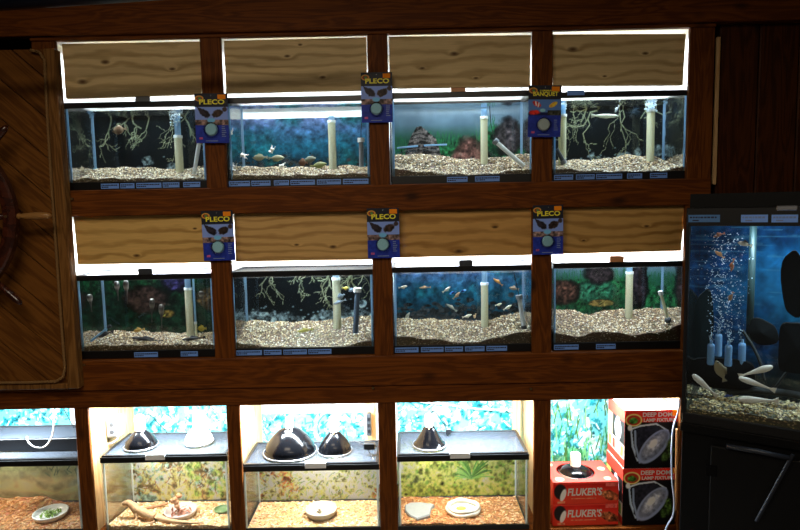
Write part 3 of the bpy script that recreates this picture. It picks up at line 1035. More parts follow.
def aquarium(lb, px0, px1, yt, yb, cv, zsurf_py, lbs, tab, glbl, fr, bk, calm=False, bt=None, size=.0042, light=9.0, lcol=(.82, .92, 1.0)):
    xm = (px0 + px1) / 2
    Y0 = .004
    z0 = at(xm, yb, Y0).z; z1 = at(xm, yt, Y0).z
    ym = (yt + yb) / 2
    x0 = at(px0, ym, Y0).x; x1 = at(px1, ym, Y0).x
    sh = ZR1[0] if z0 > 1.5 else ZR2[0]
    z0 = sh
    root = empty('aquarium', ((x0 + x1) / 2, Y0, z0), lb, 'aquarium', 'small aquariums in the rack')
    y1 = Y0 + DT
    tank_shell(root, x0, x1, Y0, y1, z0, z1, cv, bt=None if bt is None else at(xm, bt, y1).z)
    # glass lid and its pull tab
    MB().box(x0 + .012, x1 - .012, Y0 + .014, y1 - .014, z1 - .006, z1 - .003).build('glass_lid', LIDG if px0 == 231.5 or z0 > 1.5 else LIDW, root)
    if tab:
        tx, ty, tm = tab
        c = at(tx, ty, Y0)
        w, h = .027, .012
        m = MB(); m.prism([(c.x - w, z1), (c.x + w, z1), (c.x + w, z1 + h * 1.3), (c.x + w * .8, z1 + h * 1.9), (c.x - w * .8, z1 + h * 1.9), (c.x - w, z1 + h * 1.3)], Y0 + .004, Y0 + .012)
        t = m.build('lid_tab', tm, root)
        t['label'] = 'plastic pull tab of the glass lid'
    # water body
    zw = at(xm, zsurf_py, Y0).z
    wx0, wx1, wy0, wy1, wz0 = x0 + .0065, x1 - .0065, Y0 + .0065, y1 - .0065, z0 + .0125
    m = MB()
    nx, ny = 36, 12
    g = [(wx0 + (wx1 - wx0) * i / nx, wy0 + (wy1 - wy0) * j / ny, zw + .0018 * math.sin(i * 1.1 + j * .7) * (0 if calm else 1) * (0 if i in (0, nx) or j in (0, ny) else 1)) for j in range(ny + 1) for i in range(nx + 1)]
    W = nx + 1
    fs = [(j * W + i, j * W + i + 1, (j + 1) * W + i + 1, (j + 1) * W + i) for j in range(ny) for i in range(nx)]
    o = len(g); g += [(wx0, wy0, wz0), (wx1, wy0, wz0), (wx1, wy1, wz0), (wx0, wy1, wz0)]
    fs += [tuple([o, o + 1] + list(range(nx, -1, -1))), tuple([o + 2, o + 3] + [ny * W + i for i in range(W)]),
           tuple([o + 1, o + 2] + [j * W + nx for j in range(ny, -1, -1)]), tuple([o + 3, o] + [j * W for j in range(ny + 1)]), (o + 3, o + 2, o + 1, o)]
    m.add(g, fs); m.build('water', WATERC if calm else WATER, root)
    price_labels(root, Y0 - .0016, z0 + .004, .0195, lbs, yb - 3)
    f, k = pline(fr, Y0 + .008), pline(bk, y1 - .01)
    o, zf = bed('gravel', x0 + .0075, x1 - .0075, Y0 + .0075, y1 - .0075, z0 + .013, f, k, PEB, glbl, 'gravel', size=size)
    # lamp over the tank: a fluorescent strip under the cell roof
    zc = (ZR1 if z0 > 1.5 else ZR2)[1]
    L = bpy.data.lights.new('strip_lamp', 'AREA'); L.shape = 'RECTANGLE'
    L.size = .44; L.size_y = .06; L.energy = light; L.color = lcol
    lo = bpy.data.objects.new('strip_lamp', L); COL.objects.link(lo)
    lo.location = ((x0 + x1) / 2, .06, zc - .012)
    d = dict(x0=x0, x1=x1, y0=Y0, y1=y1, z0=z0, z1=z1, zw=zw, zf=zf, root=root)
    AQ.append(d)
    return d


T1 = aquarium('small aquarium at the left end of the top row, root backdrop and blue rocks', 66, 205.5, 101.5, 189, cv_roots(3), 110,
              [(101, 119), (120.5, 134.5), (136.5, 161.5), (163, 179.5), (183.5, 200.5)], (142, 100, GREYP), 'thin brown gravel bed in the top left tank',
              [(66, 180), (84, 178.5), (205, 178)], [(90, 172), (98, 170), (112, 168), (150, 168), (176, 170), (205, 167)], light=10)
T2 = aquarium('small aquarium with low water line and white frogs, top row second from the left', 227.5, 370, 96.3, 186, cv_blue(5), 104,
              [(229, 250), (251.5, 270.5), (274, 289), (290.5, 315), (317, 341), (343, 368.5)], None, 'pale gravel bed under the white frogs',
              [(228, 174), (240, 175), (300, 175), (369, 173)], [(236, 167), (300, 168), (345, 166), (366, 167)], True, 118, light=11)
T3 = aquarium('small aquarium with printed brown mound and pale sky backdrop, third in the top row', 391, 533.5, 91.5, 183, cv_green(8, [(.6, .66, .14, .24, ROCK_RD), (.9, .45, .12, .25, (76, 66, 70)), (.4, .9, .14, .12, (90, 84, 76))], .34, 1.0, True), 103,
              [(447, 467.5), (475, 499.5)], (458.5, 91, TANP), 'tan gravel bed sloping up to the brown mound backdrop',
              [(391, 166), (400, 170), (440, 173), (480, 174.5), (533, 168)], [(396, 155), (430, 155), (465, 160), (500, 158), (522, 154), (531, 156)], True, light=11)
T4 = aquarium('small aquarium with root backdrop and a slim silver fish, right end of the top row', 553, 688, 91, 180, cv_roots(21), 99,
              [(554, 573), (576, 594.5), (596, 622), (627, 642), (650, 667)], None, 'pale gravel bed below the slim silver fish',
              [(553, 168), (580, 170), (620, 171.5), (660, 170.5), (688, 166)], [(558, 161), (600, 160), (625, 155.5), (652, 157), (665, 162), (686, 160)], light=10)
T5 = aquarium('small aquarium with dark green backdrop and clinging catfish, left end of the middle row', 77.5, 214.5, 274.3, 358.5, cv_green(31, [(.34, .4, .2, .2, (64, 46, 42)), (.58, .16, .11, .16, (40, 36, 70)), (.84, .4, .11, .16, (84, 62, 40)), (.5, .6, .06, .06, (120, 96, 46))], -.25, .62), 280,
              [(134.5, 158), (181, 198)], (144.5, 271, DKGREY), 'grey brown gravel bed with bottom dwellers, left middle tank',
              [(79, 346), (100, 345), (214, 344)], [(100, 331), (140, 331), (175, 333), (213, 332)], True, light=19)
T6 = aquarium('small aquarium with root backdrop over a deep pale gravel bed', 231.5, 374, 270.5, 356, cv_roots(13, .70), 277.5,
              [(236.5, 262), (264, 281.5), (283.5, 307), (308.5, 331.5)], None, 'deep pale gravel bed in front of the printed roots',
              [(232, 341), (262, 346), (300, 348.5), (340, 346), (373, 340)], [(244, 320), (290, 322), (330, 320), (350, 317), (372, 315)], light=15)
T7 = aquarium('small aquarium with blue rock backdrop and many white fish', 393, 535, 266, 353, cv_blue(17, .77), 273.5,
              [(395, 418.5), (421, 443.5), (445, 463), (465, 484.5), (486.5, 507)], (466, 263.5, DKGREY), 'pale gravel bed dipping in the middle under the white fish',
              [(393, 335), (420, 338), (446, 340), (462, 343), (485, 340), (510, 334), (535, 330)], [(399, 318.5), (440, 319), (480, 321), (500, 317), (522, 311), (532, 312)], light=22)
T8 = aquarium('small aquarium with brown rocks printed on green, right end of the middle row', 553, 685.5, 262, 348, cv_green(44, [(.44, .42, .2, .16, (44, 96, 74)), (.19, .43, .14, .17, (84, 54, 46)), (.48, .2, .13, .14, (58, 44, 48)), (.80, .34, .09, .36, (50, 40, 46)), (.5, .58, .12, .05, (130, 104, 60))], .16, .9), 268,
              [(554, 578.5), (596, 615.5)], (617.5, 258.5, TANP), 'wavy tan gravel bed in the tank beside the large aquarium',
              [(553, 331), (575, 337), (590, 333), (605, 330.5), (630, 334.5), (650, 333), (670, 329), (686, 321)], [(558, 309), (575, 311), (590, 315), (605, 310), (630, 309.5), (660, 308), (682, 308)], True, light=22)


# ------------------------------------------------------------------ tank equipment
def kpx(Y):
    return (Y - CAM.y) / FPX


def uplift(T, px, ytop, ybot, wpx, lb, Y=.13, top=None):
    """cream filter tube standing in the gravel with a clear outlet above"""
    k = kpx(Y)
    b_, t_ = at(px, ybot, Y), at(px, ytop, Y)
    r = wpx * k / 2
    zb = T['zf'](b_.x, Y) - .004
    root = empty('uplift_tube', (t_.x, Y, zb), lb, 'filter tube', 'filter uplift tubes')
    m = MB(); m.tube([(t_.x, Y, zb), (t_.x, Y, t_.z)], r, 16); m.build('tube', CREAMP, root, smooth=False)
    m = MB(); m.tube([(t_.x, Y, t_.z - .004), (t_.x, Y, t_.z + .006)], r * 1.12, 16); m.build('collar', WHITEP, root)
    zt = T['zw'] - .004
    if top is not None:
        zt = at(px, top, Y).z
    if zt > t_.z + .012:
        m = MB(); m.tube([(t_.x, Y, t_.z + .006), (t_.x, Y, zt)], r * .8, 14); m.build('outlet_tube', SEAL, root)
    return root


def probe(T, pa, pb, r, lb, name='heater', mat=None, capm=None, capat=0, cord=None, Y=.06, cat='heater', ballr=None, grp=None, Yb=None):
    """rod from photo point pa to pb with a cap at one end"""
    A, B = at(pa[0], pa[1], Y), at(pb[0], pb[1], Y if Yb is None else Yb)
    root = empty(name, B if B.z < A.z else A, lb, cat, grp)
    m = MB(); m.tube([A, A.lerp(B, .5), B], r, 14); m.build('body', WHITET if mat in (None, WHITEP) else mat, root, smooth=False)
    m = MB()
    d = (B - A).normalized()
    C = A if capat == 0 else B
    s = 1 if capat == 0 else -1
    m.tube([C - d * .004 * s, C + d * .012 * s], r * 1.5, 14); m.build('cap', capm or GREYP, root)
    if ballr:
        m = MB(); m.ell(B, (ballr,) * 3, 16, 10); m.build('suction_cup', DKGREY, root, smooth=True)
    if cord:
        pts = [A] + [at(x, y, Y) for x, y in cord]
        m = MB(); m.tube(pts, .0016, 6); m.build('cord', BLACKP, root)
    return root


uplift(T1, 178, 137, 172, 7.6, 'cream filter tube with a frothing top in the top left tank')
probe(T1, (199.5, 140), (194, 174), .0075, 'pale tilted heater with a red tip at the right of the top left tank', capm=plain('red tip', (190, 40, 50), .4), Y=.05)
uplift(T2, 331.5, 122, 168, 7.6, 'tall cream filter tube in the tank of white frogs', top=116)
probe(T2, (361, 139), (361.5, 167), .009, 'grey submersible pump tube on the right wall of the frog tank', 'pump_tube', GREYP, WHITEP, 0, [(361, 130), (363, 112)], .06, 'pump')
uplift(T3, 484, 118, 159, 7.2, 'cream filter tube beside the reddish printed rock')
probe(T3, (495, 141), (524, 166), .0085, 'white powerhead tube lying at an angle with grey collar and black cord', 'pump_tube', WHITEP, GREYP, 0, [(491, 125), (489.5, 106)], .06, 'pump')
uplift(T4, 651, 111, 160, 7.4, 'cream filter tube right of the slim silver fish')
uplift(T4, 562.5, 116, 162, 7.6, 'cream filter tube at the left edge of the top right tank', Y=.09)
probe(T4, (556.5, 149), (564, 163), .008, 'dark curved pump tube low in the left corner of the top right tank', 'pump_tube', DKGREY, GREYP, 1, None, .04, 'pump')
uplift(T5, 188, 289, 333, 7.2, 'cream filter tube in the tank of clinging catfish')
uplift(T5, 195.5, 323, 333, 2.6, 'thin short clear tube beside the cream filter tube', Y=.12)
probe(T5, (110, 326), (91, 341), .0042, 'pale thin rod slanting down to the lower left corner of the catfish tank', 'air_rod', SEAL, DKGREY, 0, None, .03, 'rod')
uplift(T6, 336, 279, 322, 8.0, 'cream filter tube in the deep gravel tank')
probe(T6, (357.5, 289), (355.5, 333), .0105, 'dark upright pump tube with a white collar in the deep gravel tank', 'pump_tube', plain('steel blue tube', (84, 98, 116), .25), WHITEP, 0, [(358, 279)], .05, 'pump')
uplift(T7, 484.5, 284, 322, 7.2, 'cream filter tube among the white fish')
probe(T7, (519, 296), (524, 327), .009, 'white pump tube with collar at the right of the white fish tank', 'pump_tube', WHITEP, GREYP, 0, [(516, 282), (514, 273)], .05, 'pump', .012)
probe(T7, (528.5, 296), (531, 322), .006, 'slimmer grey pump tube in the corner behind the white one', 'pump_tube', GREYP, DKGREY, 0, None, .12, 'pump')
uplift(T8, 629.5, 273, 314, 7.0, 'cream filter tube before the green printed backdrop')
probe(T8, (660.5, 292), (668, 320), .006, 'slim cream rod with white collar and dark ball foot, right middle tank', 'air_rod', CREAMP, WHITEP, 0, None, .04, 'rod', .013)
probe(T8, (672, 293), (681, 306), .0022, 'thin grey tube near the right glass of the right middle tank', 'air_line', GREYP, DKGREY, 0, None, .12, 'tube')

# frothy splash at the surface where the air tube breaks it
for T, px, py, wd, lb in ((T1, 176, 117, .022, 'white froth of bubbles above the filter tube in the top left tank'), (T4, 561, 108, .02, 'white froth of bubbles at the surface left in the top right tank'), (T4, 651, 106, .014, 'small froth of bubbles above the right filter tube of the top right tank')):
    m = MB(); c = at(px, py, .12)
    for i in range(90):
        m.ell((c.x + random.gauss(0, wd * .5), .12 + random.gauss(0, .012), min(T['zw'] - .004, c.z + random.gauss(0, .013))), (random.uniform(.0015, .0042),) * 3, 6, 4)
    o = m.build('bubbles', translucent('froth', (224, 236, 244), .4) if 'froth' not in MATS else MATS['froth'], None)
    own_origin(o, c); tag(o, lb, 'bubbles', kind='stuff')
m = MB()
pa, pb, pc = at(397, 148, .1), at(418, 146.5, .1), at(424, 146, .1)
for nm, a0, a1, lb in (('airline_tube', (397, 148), (418, 146), 'pale thin pipe lying before the brown mound, left piece'), ('airline_tube', (424, 145.5), (447, 144.5), 'pale thin pipe before the brown mound, right piece')):
    A, B = at(*a0, .1), at(*a1, .1)
    m = MB(); m.tube([A, B], .0035, 10); o = m.build(nm, SEAL); own_origin(o, A); tag(o, lb, 'pipe')


# ------------------------------------------------------------------ fish
def fish(px, py, Y, Lp, Hp, ang, top, belly, lb, group=None, yaw=0, name='fish', kind='plain', stripe=None, plane=None, cat='fish', dors=True):
    c = at(px, py, Y) if plane is None else at_plane(px, py, *plane)
    k = (c - CAM).length / FPX * .97 if plane is not None else kpx(Y)
    L, H = Lp * k, Hp * k / 2 * {'plain': .6, 'cat': .8, 'disc': .9}.get(kind, .9)
    prof = {'plain': [(0, .06, .1), (.05, .38, .5), (.15, .72, .85), (.3, 1, 1), (.48, .95, .9), (.64, .66, .6), (.76, .38, .36), (.83, .24, .22), (.88, .42, .12), (.94, .72, .07), (1, .95, .04)],
            'slim': [(0, .12, .2), (.05, .4, .5), (.15, .8, .9), (.35, 1, 1), (.6, .9, .85), (.75, .62, .6), (.84, .36, .3), (.9, .7, .14), (1, 1.1, .05)],
            'cat': [(0, .3, .6), (.04, .62, 1), (.14, .92, 1.15), (.28, 1, 1), (.45, .8, .72), (.62, .52, .42), (.78, .3, .22), (.85, .28, .14), (.92, .62, .07), (1, .92, .04)],
            'pleco': [(0, .5, .4), (.06, .9, .7), (.18, 1, .8), (.32, .9, .6), (.45, .5, .4), (.6, .24, .24), (.78, .15, .14), (.9, .16, .06), (1, .3, .03)],
            'disc': [(0, .04, .1), (.06, .3, .35), (.2, .75, .7), (.38, 1, .8), (.55, .95, .7), (.7, .6, .45), (.8, .25, .25), (.86, .2, .14), (.94, .4, .07), (1, .5, .04)]}[kind]
    th = {'plain': .5, 'slim': .6, 'cat': .7, 'pleco': 1.1, 'disc': .28}[kind]
    T_, B_ = s2l(top), s2l(belly)
    m = MB(); seg = 12
    vs, cs, fs = [], [], []
    for (t, h, w) in prof:
        for s in range(seg):
            a = 2 * math.pi * s / seg
            zz = math.sin(a)
            vs.append((-L / 2 + t * L, math.cos(a) * H * w * th, zz * H * h))
            mixv = .5 + .5 * zz
            cc = tuple(T_[q] * mixv + B_[q] * (1 - mixv) for q in range(3))
            if stripe and abs(math.sin(t * stripe[1])) > .72:
                cc = s2l(stripe[0])
            cs.append(cc)
    for i in range(len(prof) - 1):
        for s in range(seg):
            s2 = (s + 1) % seg
            fs.append((i * seg + s, (i + 1) * seg + s, (i + 1) * seg + s2, i * seg + s2))
    fs.append(tuple(range(seg))); fs.append(tuple(reversed([(len(prof) - 1) * seg + s for s in range(seg)])))
    m.add(vs, fs, cs)
    Rm = Matrix.Rotation(R(yaw), 4, 'Z') @ Matrix.Rotation(R(-ang), 4, 'Y')
    if plane is not None:
        Rm = Matrix.Rotation(R(BIGA), 4, 'Z') @ Rm
    if dors:
        x0, x1 = -L / 2 + .3 * L, -L / 2 + .66 * L
        hh = H * (1.0 if kind in ('plain', 'cat') else .5)
        n0 = len(m.v)
        m.add([(x0, -.0005, H * .8), (x1, -.0005, H * .5), (x1 + .04 * L, -.0005, H * .9), (x0 + .12 * L, -.0005, H * .8 + hh),
               (x0, .0005, H * .8), (x1, .0005, H * .5), (x1 + .04 * L, .0005, H * .9), (x0 + .12 * L, .0005, H * .8 + hh)],
              [(0, 1, 2, 3), (7, 6, 5, 4), (0, 4, 5, 1), (1, 5, 6, 2), (2, 6, 7, 3), (3, 7, 4, 0)], T_)
    root = m.build(name, FISHM, None, smooth=True, M=Rm)
    root.location = c
    tag(root, lb, cat, group)
    m = MB()
    for s in (-1, 1):
        t = .1
        m2 = MB(); m2.ell(Rm @ Vector((-L / 2 + t * L, s * H * .56 * th, H * .22)), (H * .17,) * 3, 8, 6)
        e = m2.build('eye', BLACKI, root, world=False, smooth=True)
    return root


W_, G_ = (240, 236, 222), (214, 206, 186)
fish(605, 116, .05, 27, 4.6, 178, (196, 196, 178), (226, 226, 214), 'slim silver fish with a long snout swimming below the printed roots', kind='slim', name='slim_fish')
fish(617, 109, .08, 8, 4, 60, (170, 180, 190), (214, 222, 226), 'small grey fish just above the slim silver fish')
fish(119.5, 130, .10, 15, 9, 10, (152, 128, 104), (178, 156, 130), 'brown mottled fish shape standing in for driftwood before the printed roots, top left tank', stripe=((110, 84, 66), 14), kind='disc')  # fish mesh stands in for a brown piece of driftwood
fish(260, 157.5, .07, 15, 7, 2, (168, 168, 140), (196, 196, 170), 'grey green disc shaped fish, left one of a pair over the gravel', 'pair of grey disc fish', kind='disc')
fish(276.5, 158, .07, 16, 6.6, 180, (168, 170, 140), (204, 204, 180), 'grey green disc shaped fish, right one of a pair over the gravel', 'pair of grey disc fish', kind='disc')
fish(318.5, 165, .06, 17, 6.5, 188, (146, 158, 96), (196, 200, 150), 'olive flat fish resting on gravel at the foot of the filter tube', kind='disc')
fish(309, 159.5, .09, 14, 7, 190, (120, 128, 118), (160, 164, 150), 'grey fish just above the olive flat fish', kind='disc')
fish(303, 162.5, .05, 9, 8, 0, (120, 82, 62), (140, 100, 78), 'round brown fish low beside the olive flat fish', kind='disc')
wf = 'white cichlids'
for i, (x, y, L, H, a, lb) in enumerate([(403, 287, 9, 4.2, 190, 'white fish at the far left, near the left glass, second highest'), (446.5, 289.5, 10, 4.4, 214, 'white fish tilted nose down, left of the blue fish'),
                                          (467, 316, 10, 4.6, 196, 'white fish low over the gravel, left of the cream filter tube'), (498.5, 304.5, 7.5, 3.6, 196, 'white fish just right of the cream filter tube'),
                                          (507.5, 307.5, 10, 4.2, 210, 'white fish right of the filter tube, nearer the pump tube'), (451.5, 307.5, 13, 4.4, -36, 'pale grey fish slanting down to the right, centre of the tank'),
                                          (475, 316, 5.5, 4, 70, 'small pale orange fish upright by the tube foot'), (407, 316, 9, 4.4, 230, 'pale grey fish low at the left by the gravel')]):
    c1 = W_ if 'white' in lb[:6] else ((222, 190, 150) if 'orange' in lb else (176, 178, 168))
    fish(x, y, .05 + .012 * (i % 4), L, H, a, c1, tuple(min(255, v + 12) for v in c1), lb + ' in the blue backdrop tank' if len(lb.split()) < 10 else lb, wf)
fish(425, 287.5, .07, 12, 3.8, 2, (186, 156, 126), (206, 180, 150), 'tan fish at the upper left beside the far left white fish')
fish(456.5, 295.5, .06, 10, 4.4, 225, (190, 158, 130), (212, 186, 160), 'tan fish tilted down just below the bright blue fish')
fish(498, 282, .06, 12, 4.2, -38, (196, 150, 92), (214, 176, 120), 'orange tan fish diving right at the top beside the filter tube')
fish(514, 288.5, .05, 10, 6, -12, (176, 160, 140), (206, 190, 170), 'mottled tan fish above the white pump tube')
for x, y, a, lb in ((452.5, 293, 20, 'bright blue striped fish, left of the two'), (463, 291, 195, 'bright blue striped fish, right of the two')):
    fish(x, y, .08, 8, 4, a, (46, 130, 210), (120, 190, 240), lb, 'pair of bright blue fish', stripe=((14, 40, 110), 22))
fish(305, 330.5, .035, 16, 5.4, 8, (158, 152, 62), (196, 186, 110), 'olive yellow fish over the deep pale gravel', 'fish of the deep gravel tank', yaw=5)
fish(345.5, 288, .06, 6, 5, 180, (226, 196, 60), (240, 220, 110), 'small bright yellow fish between the two tubes')
fish(352, 290, .06, 8, 5, 20, (130, 146, 164), (180, 192, 204), 'small grey fish by the white pump collar')
fish(339.5, 302, .05, 14, 5, 20, (132, 144, 158), (190, 198, 206), 'silver grey fish crossing in front of the cream filter tube')
fish(341, 296, .07, 8, 6, 30, (120, 134, 148), (176, 186, 196), 'round silver fish just above the one crossing the tube', kind='disc')
for i, (x, y, L, lb) in enumerate([(152, 310.5, 24, 'clinging catfish nose up, left one of the middle two'), (161.5, 316, 24, 'clinging catfish nose up, right one of the middle two'),
                                   (126.5, 292, 24, 'clinging catfish high at the left, right one of the high two'), (117.5, 291, 20, 'clinging catfish high at the left, left one of the high two'), (90.5, 303, 18, 'clinging catfish nearest the left glass'), (202, 298, 14, 'clinging catfish near the right glass')]):
    fish(x, y, .03 + .02 * (i % 2), L, 6.2, 270 + 2 * i - 4, (140, 132, 122), (206, 200, 190), lb, 'clinging catfish', kind='pleco', name='catfish', stripe=((86, 80, 76), 30), dors=False)
for i, (x, y, L, a, lb) in enumerate([(148, 339.5, 32, -8, 'dark long catfish lying on the gravel in the middle of the left tank'), (194, 338.5, 24, 6, 'dark mottled catfish lying on the gravel below the filter tube'), (106, 334, 16, 20, 'dark catfish lying on the gravel by the pale rod')]):
    fish(x, y, .06, L, 5, a, (64, 62, 66), (120, 116, 112), lb, 'bottom catfish', kind='cat', name='catfish', stripe=((40, 40, 46), 26))
fish(139, 330, .15, 12, 6, 10, (150, 116, 50), (176, 140, 70), 'small ochre fish low before the green backdrop')
fish(202, 328.5, .14, 9, 7, 0, (188, 166, 50), (206, 186, 90), 'round yellow fish low at the right glass of the left middle tank', kind='disc')


def creature(name, verts, edges, radii, mat, lb, cat, loc, group=None, sub=1, root=0):
    me = bpy.data.meshes.new(name)
    me.from_pydata([tuple(v) for v in verts], edges, [])
    o = bpy.data.objects.new(name, me); COL.objects.link(o)
    md = o.modifiers.new('skin', 'SKIN')
    sv = me.skin_vertices
    if not sv:
        bpy.context.view_layer.objects.active = o
    layer = me.skin_vertices[0].data if me.skin_vertices else None
    if layer is not None:
        for i, r in enumerate(radii):
            layer[i].radius = r if isinstance(r, tuple) else (r, r)
            layer[i].use_root = (i == root)
    s = o.modifiers.new('sub', 'SUBSURF'); s.levels = sub; s.render_levels = sub
    dg = bpy.context.evaluated_depsgraph_get()
    m2 = bpy.data.meshes.new_from_object(o.evaluated_get(dg))
    COL.objects.unlink(o); bpy.data.objects.remove(o)
    m2.polygons.foreach_set('use_smooth', [True] * len(m2.polygons))
    m2.materials.clear(); m2.materials.append(mat)
    o = bpy.data.objects.new(name, m2); COL.objects.link(o)
    o.location = loc
    return tag(o, lb, cat, group)


FROG = plain('white frog skin', (236, 228, 218), .4, var=.08, scale=200)


def frog(px, py, Y, s, ang, lb):
    c = at(px, py, Y)
    k = kpx(Y) * s
    base = [(-3.2, 0, .2), (-1.6, 0, .1), (0, 0, 0), (1.6, 0, 0), (-1.2, -1, -1.6), (-2.4, -1.4, -2.8), (-1.2, 1, 1.6), (-2.6, 1.2, 2.8),
            (2.6, -1, -2.4), (4.6, -1, -1.2), (6.0, -1.2, -2.6), (2.4, 1, 2.0), (4.4, 1.2, 1.6), (5.4, 1.2, 3.2)]
    E_ = [(0, 1), (1, 2), (2, 3), (1, 4), (4, 5), (1, 6), (6, 7), (3, 8), (8, 9), (9, 10), (3, 11), (11, 12), (12, 13)]
    rd = [1.1, 1.7, 2.0, 1.3, .5, .35, .5, .35, .7, .5, .4, .7, .5, .4]
    a = R(ang)
    vs = [((x * math.cos(a) - z * math.sin(a)) * k, y * k, (x * math.sin(a) + z * math.cos(a)) * k) for x, y, z in base]
    o = creature('frog', vs, E_, [r * k for r in rd], FROG, lb, 'frog', c, 'white clawed frogs', 1, 2)
    for sg in (-1, 1):
        p = Vector(((-3.4 * math.cos(a) - (1.0) * math.sin(a)) * k, sg * .8 * k, (-3.4 * math.sin(a) + 1.0 * math.cos(a)) * k))
        m = MB(); m.ell(p, (.35 * k,) * 3, 8, 6); m.build('eye', BLACKI, o, world=False)
    return o


frog(243, 155.5, .05, .9, -18, 'white frog floating at the left, nose up left')
frog(271.5, 150.5, .05, .9, 60, 'white frog spread out above the pair of grey disc fish')
frog(281.5, 166, .04, .8, 12, 'pale frog sitting on the gravel in the middle')
frog(234, 168, .04, .9, 70, 'pale frog sitting on the gravel in the left corner')
frog(231, 132.5, .02, .8, 80, 'white frog against the left glass under the hanging card')


# ------------------------------------------------------------------ reptile tanks
def terrarium(lb, px0, px1, yt, Y0, depth, cv, clip, back_y=None, mat_side=None, xw=None):
    xm = (px0 + px1) / 2
    z1 = at(xm, yt, Y0).z
    z0 = ZR3[0]
    x0 = at(px0, yt, Y0).x; x1 = at(px1, yt, Y0).x
    cv.a = np.clip(cv.a * 1.38 + 8, 0, 255)
    root = empty('terrarium', ((x0 + x1) / 2, Y0, z0), lb, 'terrarium', 'reptile tanks in the bottom row')
    y1 = Y0 + depth
    tank_shell(root, x0, x1, Y0, y1, z0, z1, cv, seal=SEALW, sides=False, rim=.024, foot=.02)
    m = MB(); ring(m, x0 + .004, x1 - .004, Y0 + .003, y1 - .003, z1 - .001, z1 + .006, .010)
    sc = m.build('screen_lid', BLACKP, root)
    MB().box(x0 + .014, x1 - .014, Y0 + .0135, y1 - .0135, z1 + .0015, z1 + .0025).build('mesh_screen', SCREEN, sc)
    if clip:
        a, b_ = at(clip[0], yt, Y0).x, at(clip[1], yt, Y0).x
        m = MB(); m.box(a, b_, Y0 - .003, Y0 + .016, z1 - .001, z1 + .010, .001); m.box(a, b_, Y0 - .004, Y0 - .0018, z1 - .013, z1 + .004, .0005)
        m.build('lid_clip', plain('pale grey clip', (244, 248, 252), .4), root)
    return dict(root=root, x0=x0, x1=x1, y0=Y0, y1=y1, z0=z0, z1=z1)


def substrate(T, front, back, pal, label, base, size=.0048, n=1500):
    return bed('substrate', T['x0'] + .0075, T['x1'] - .0075, T['y0'] + .0075, T['y1'] - .0075, T['z0'] + .013,
               pline(front, T['y0'] + .008), pline(back, T['y1'] - .01), pal, label, 'substrate', size, n, CHIPS, None, True, base)[1]


A3 = terrarium('reptile tank at the far left of the bottom row, cut by the picture edge', -62, 78, 461, .02, .25, cv_scrub(5, 0), None)
B3 = terrarium('reptile tank holding the bearded dragon, second in the bottom row', 100, 227, 456.5, .004, .25, cv_scrub(9, 1), (145.5, 165))
C3 = terrarium('reptile tank under the two black dome lamps', 241.5, 379, 465, -.0 + .004, .235, cv_scrub(15, 2), (305, 326))
D3 = terrarium('reptile tank with a printed palm and a ring shaped dish', 397, 529, 455, .004, .25, cv_bush(25, True), (450, 470))
c = at(37, 449, .09)
root = empty('spare_lid', (c.x, .09, A3['z1'] + .0065), 'spare black framed lid lying on top of the far left reptile tank', 'lid')
m = MB(); ring(m, A3['x0'] + .02, A3['x1'] - .012, .10, A3['y1'] - .004, A3['z1'] + .0065, at(37, 439, .10).z, .012); m.build('frame', BLACKP, root)
m = MB(); m.box(A3['x0'] + .032, A3['x1'] - .024, .112, A3['y1'] - .016, at(37, 439, .10).z - .006, at(37, 439, .10).z - .003); m.build('pane', SCREEN, root)
zfA = substrate(A3, [(-60, 530), (78, 530)], [(-50, 500), (20, 497), (45, 496), (72, 505)], ORC, 'orange brown bark bed in the far left reptile tank', (190, 140, 100))
zfB = substrate(B3, [(100, 525), (160, 525), (227, 525)], [(112, 505), (150, 502), (190, 501), (222, 503)], CHP, 'pale wood chip bed under the bearded dragon', (214, 178, 128))
zfC = substrate(C3, [(241, 529), (379, 529)], [(250, 506), (300, 507), (372, 505)], CHP, 'pale wood shaving bed under the round white bowl', (222, 188, 140))
zfD = substrate(D3, [(397, 523), (529, 523)], [(404, 497), (460, 497), (520, 497)], ORC, 'orange brown bark bed around the flat grey stone', (176, 124, 78))

# posters high on the back wall of the bottom row
for nm, a, b_, t, bo, sd, lb in ((0, -40, 74, 404, 470, 1, 'teal leafy poster behind the far left reptile tank'), (1, 128, 229, 404, 470, 2, 'teal leafy poster behind the bearded dragon tank'),
                                 (2, 256, 372, 414, 470, 3, 'teal rippled poster behind the two black dome lamps'), (3, 397, 520, 400, 470, 4, 'teal leafy poster behind the tank with the palm'), (4, 551, 676, 398, 512, 5, 'green leafy poster behind the red boxes')):
    cv = cv_foliage(sd * 9, 180, 100) if nm != 4 else cv_foliage(77, 190, 150)
    if nm == 4:
        cv.mix(np.clip((cv.Y - .1) * 1.4, 0, .8) * (fbm(cv.h, cv.w, 14) > .5), (96, 150, 70), .9, 6)
        cv.mix(np.clip((cv.Y - .55) * 3, 0, .85), (170, 176, 120), .9, 9)
        for i in range(80):
            x, y = random.uniform(.0, .45), random.uniform(.1, .9)
            cv.line([(x, y), (x + random.uniform(-.04, .04), y - random.uniform(.06, .2))], .005, random.choice([(40, 120, 70), (120, 190, 120), (60, 100, 50)]))
    pa, pb = at(a, t, .418), at(b_, bo, .418)
    o = print_mesh('wall_poster', cv, (pa.x, .417, pb.z), (pb.x - pa.x, 0, 0), (0, 0, pa.z - pb.z), POSTER, None, .0012)
    own_origin(o, (pa.x, .417, pb.z)); tag(o, lb, 'poster', 'leafy posters on the back wall')
BULB = None


def emis(name, rgb, st):
    m, N, L, out = newmat(name)
    e = N.new('ShaderNodeEmission'); e.inputs[0].default_value = s2l(rgb) + (1,); e.inputs[1].default_value = st
    L.new(e.outputs[0], out.inputs[0])
    return m


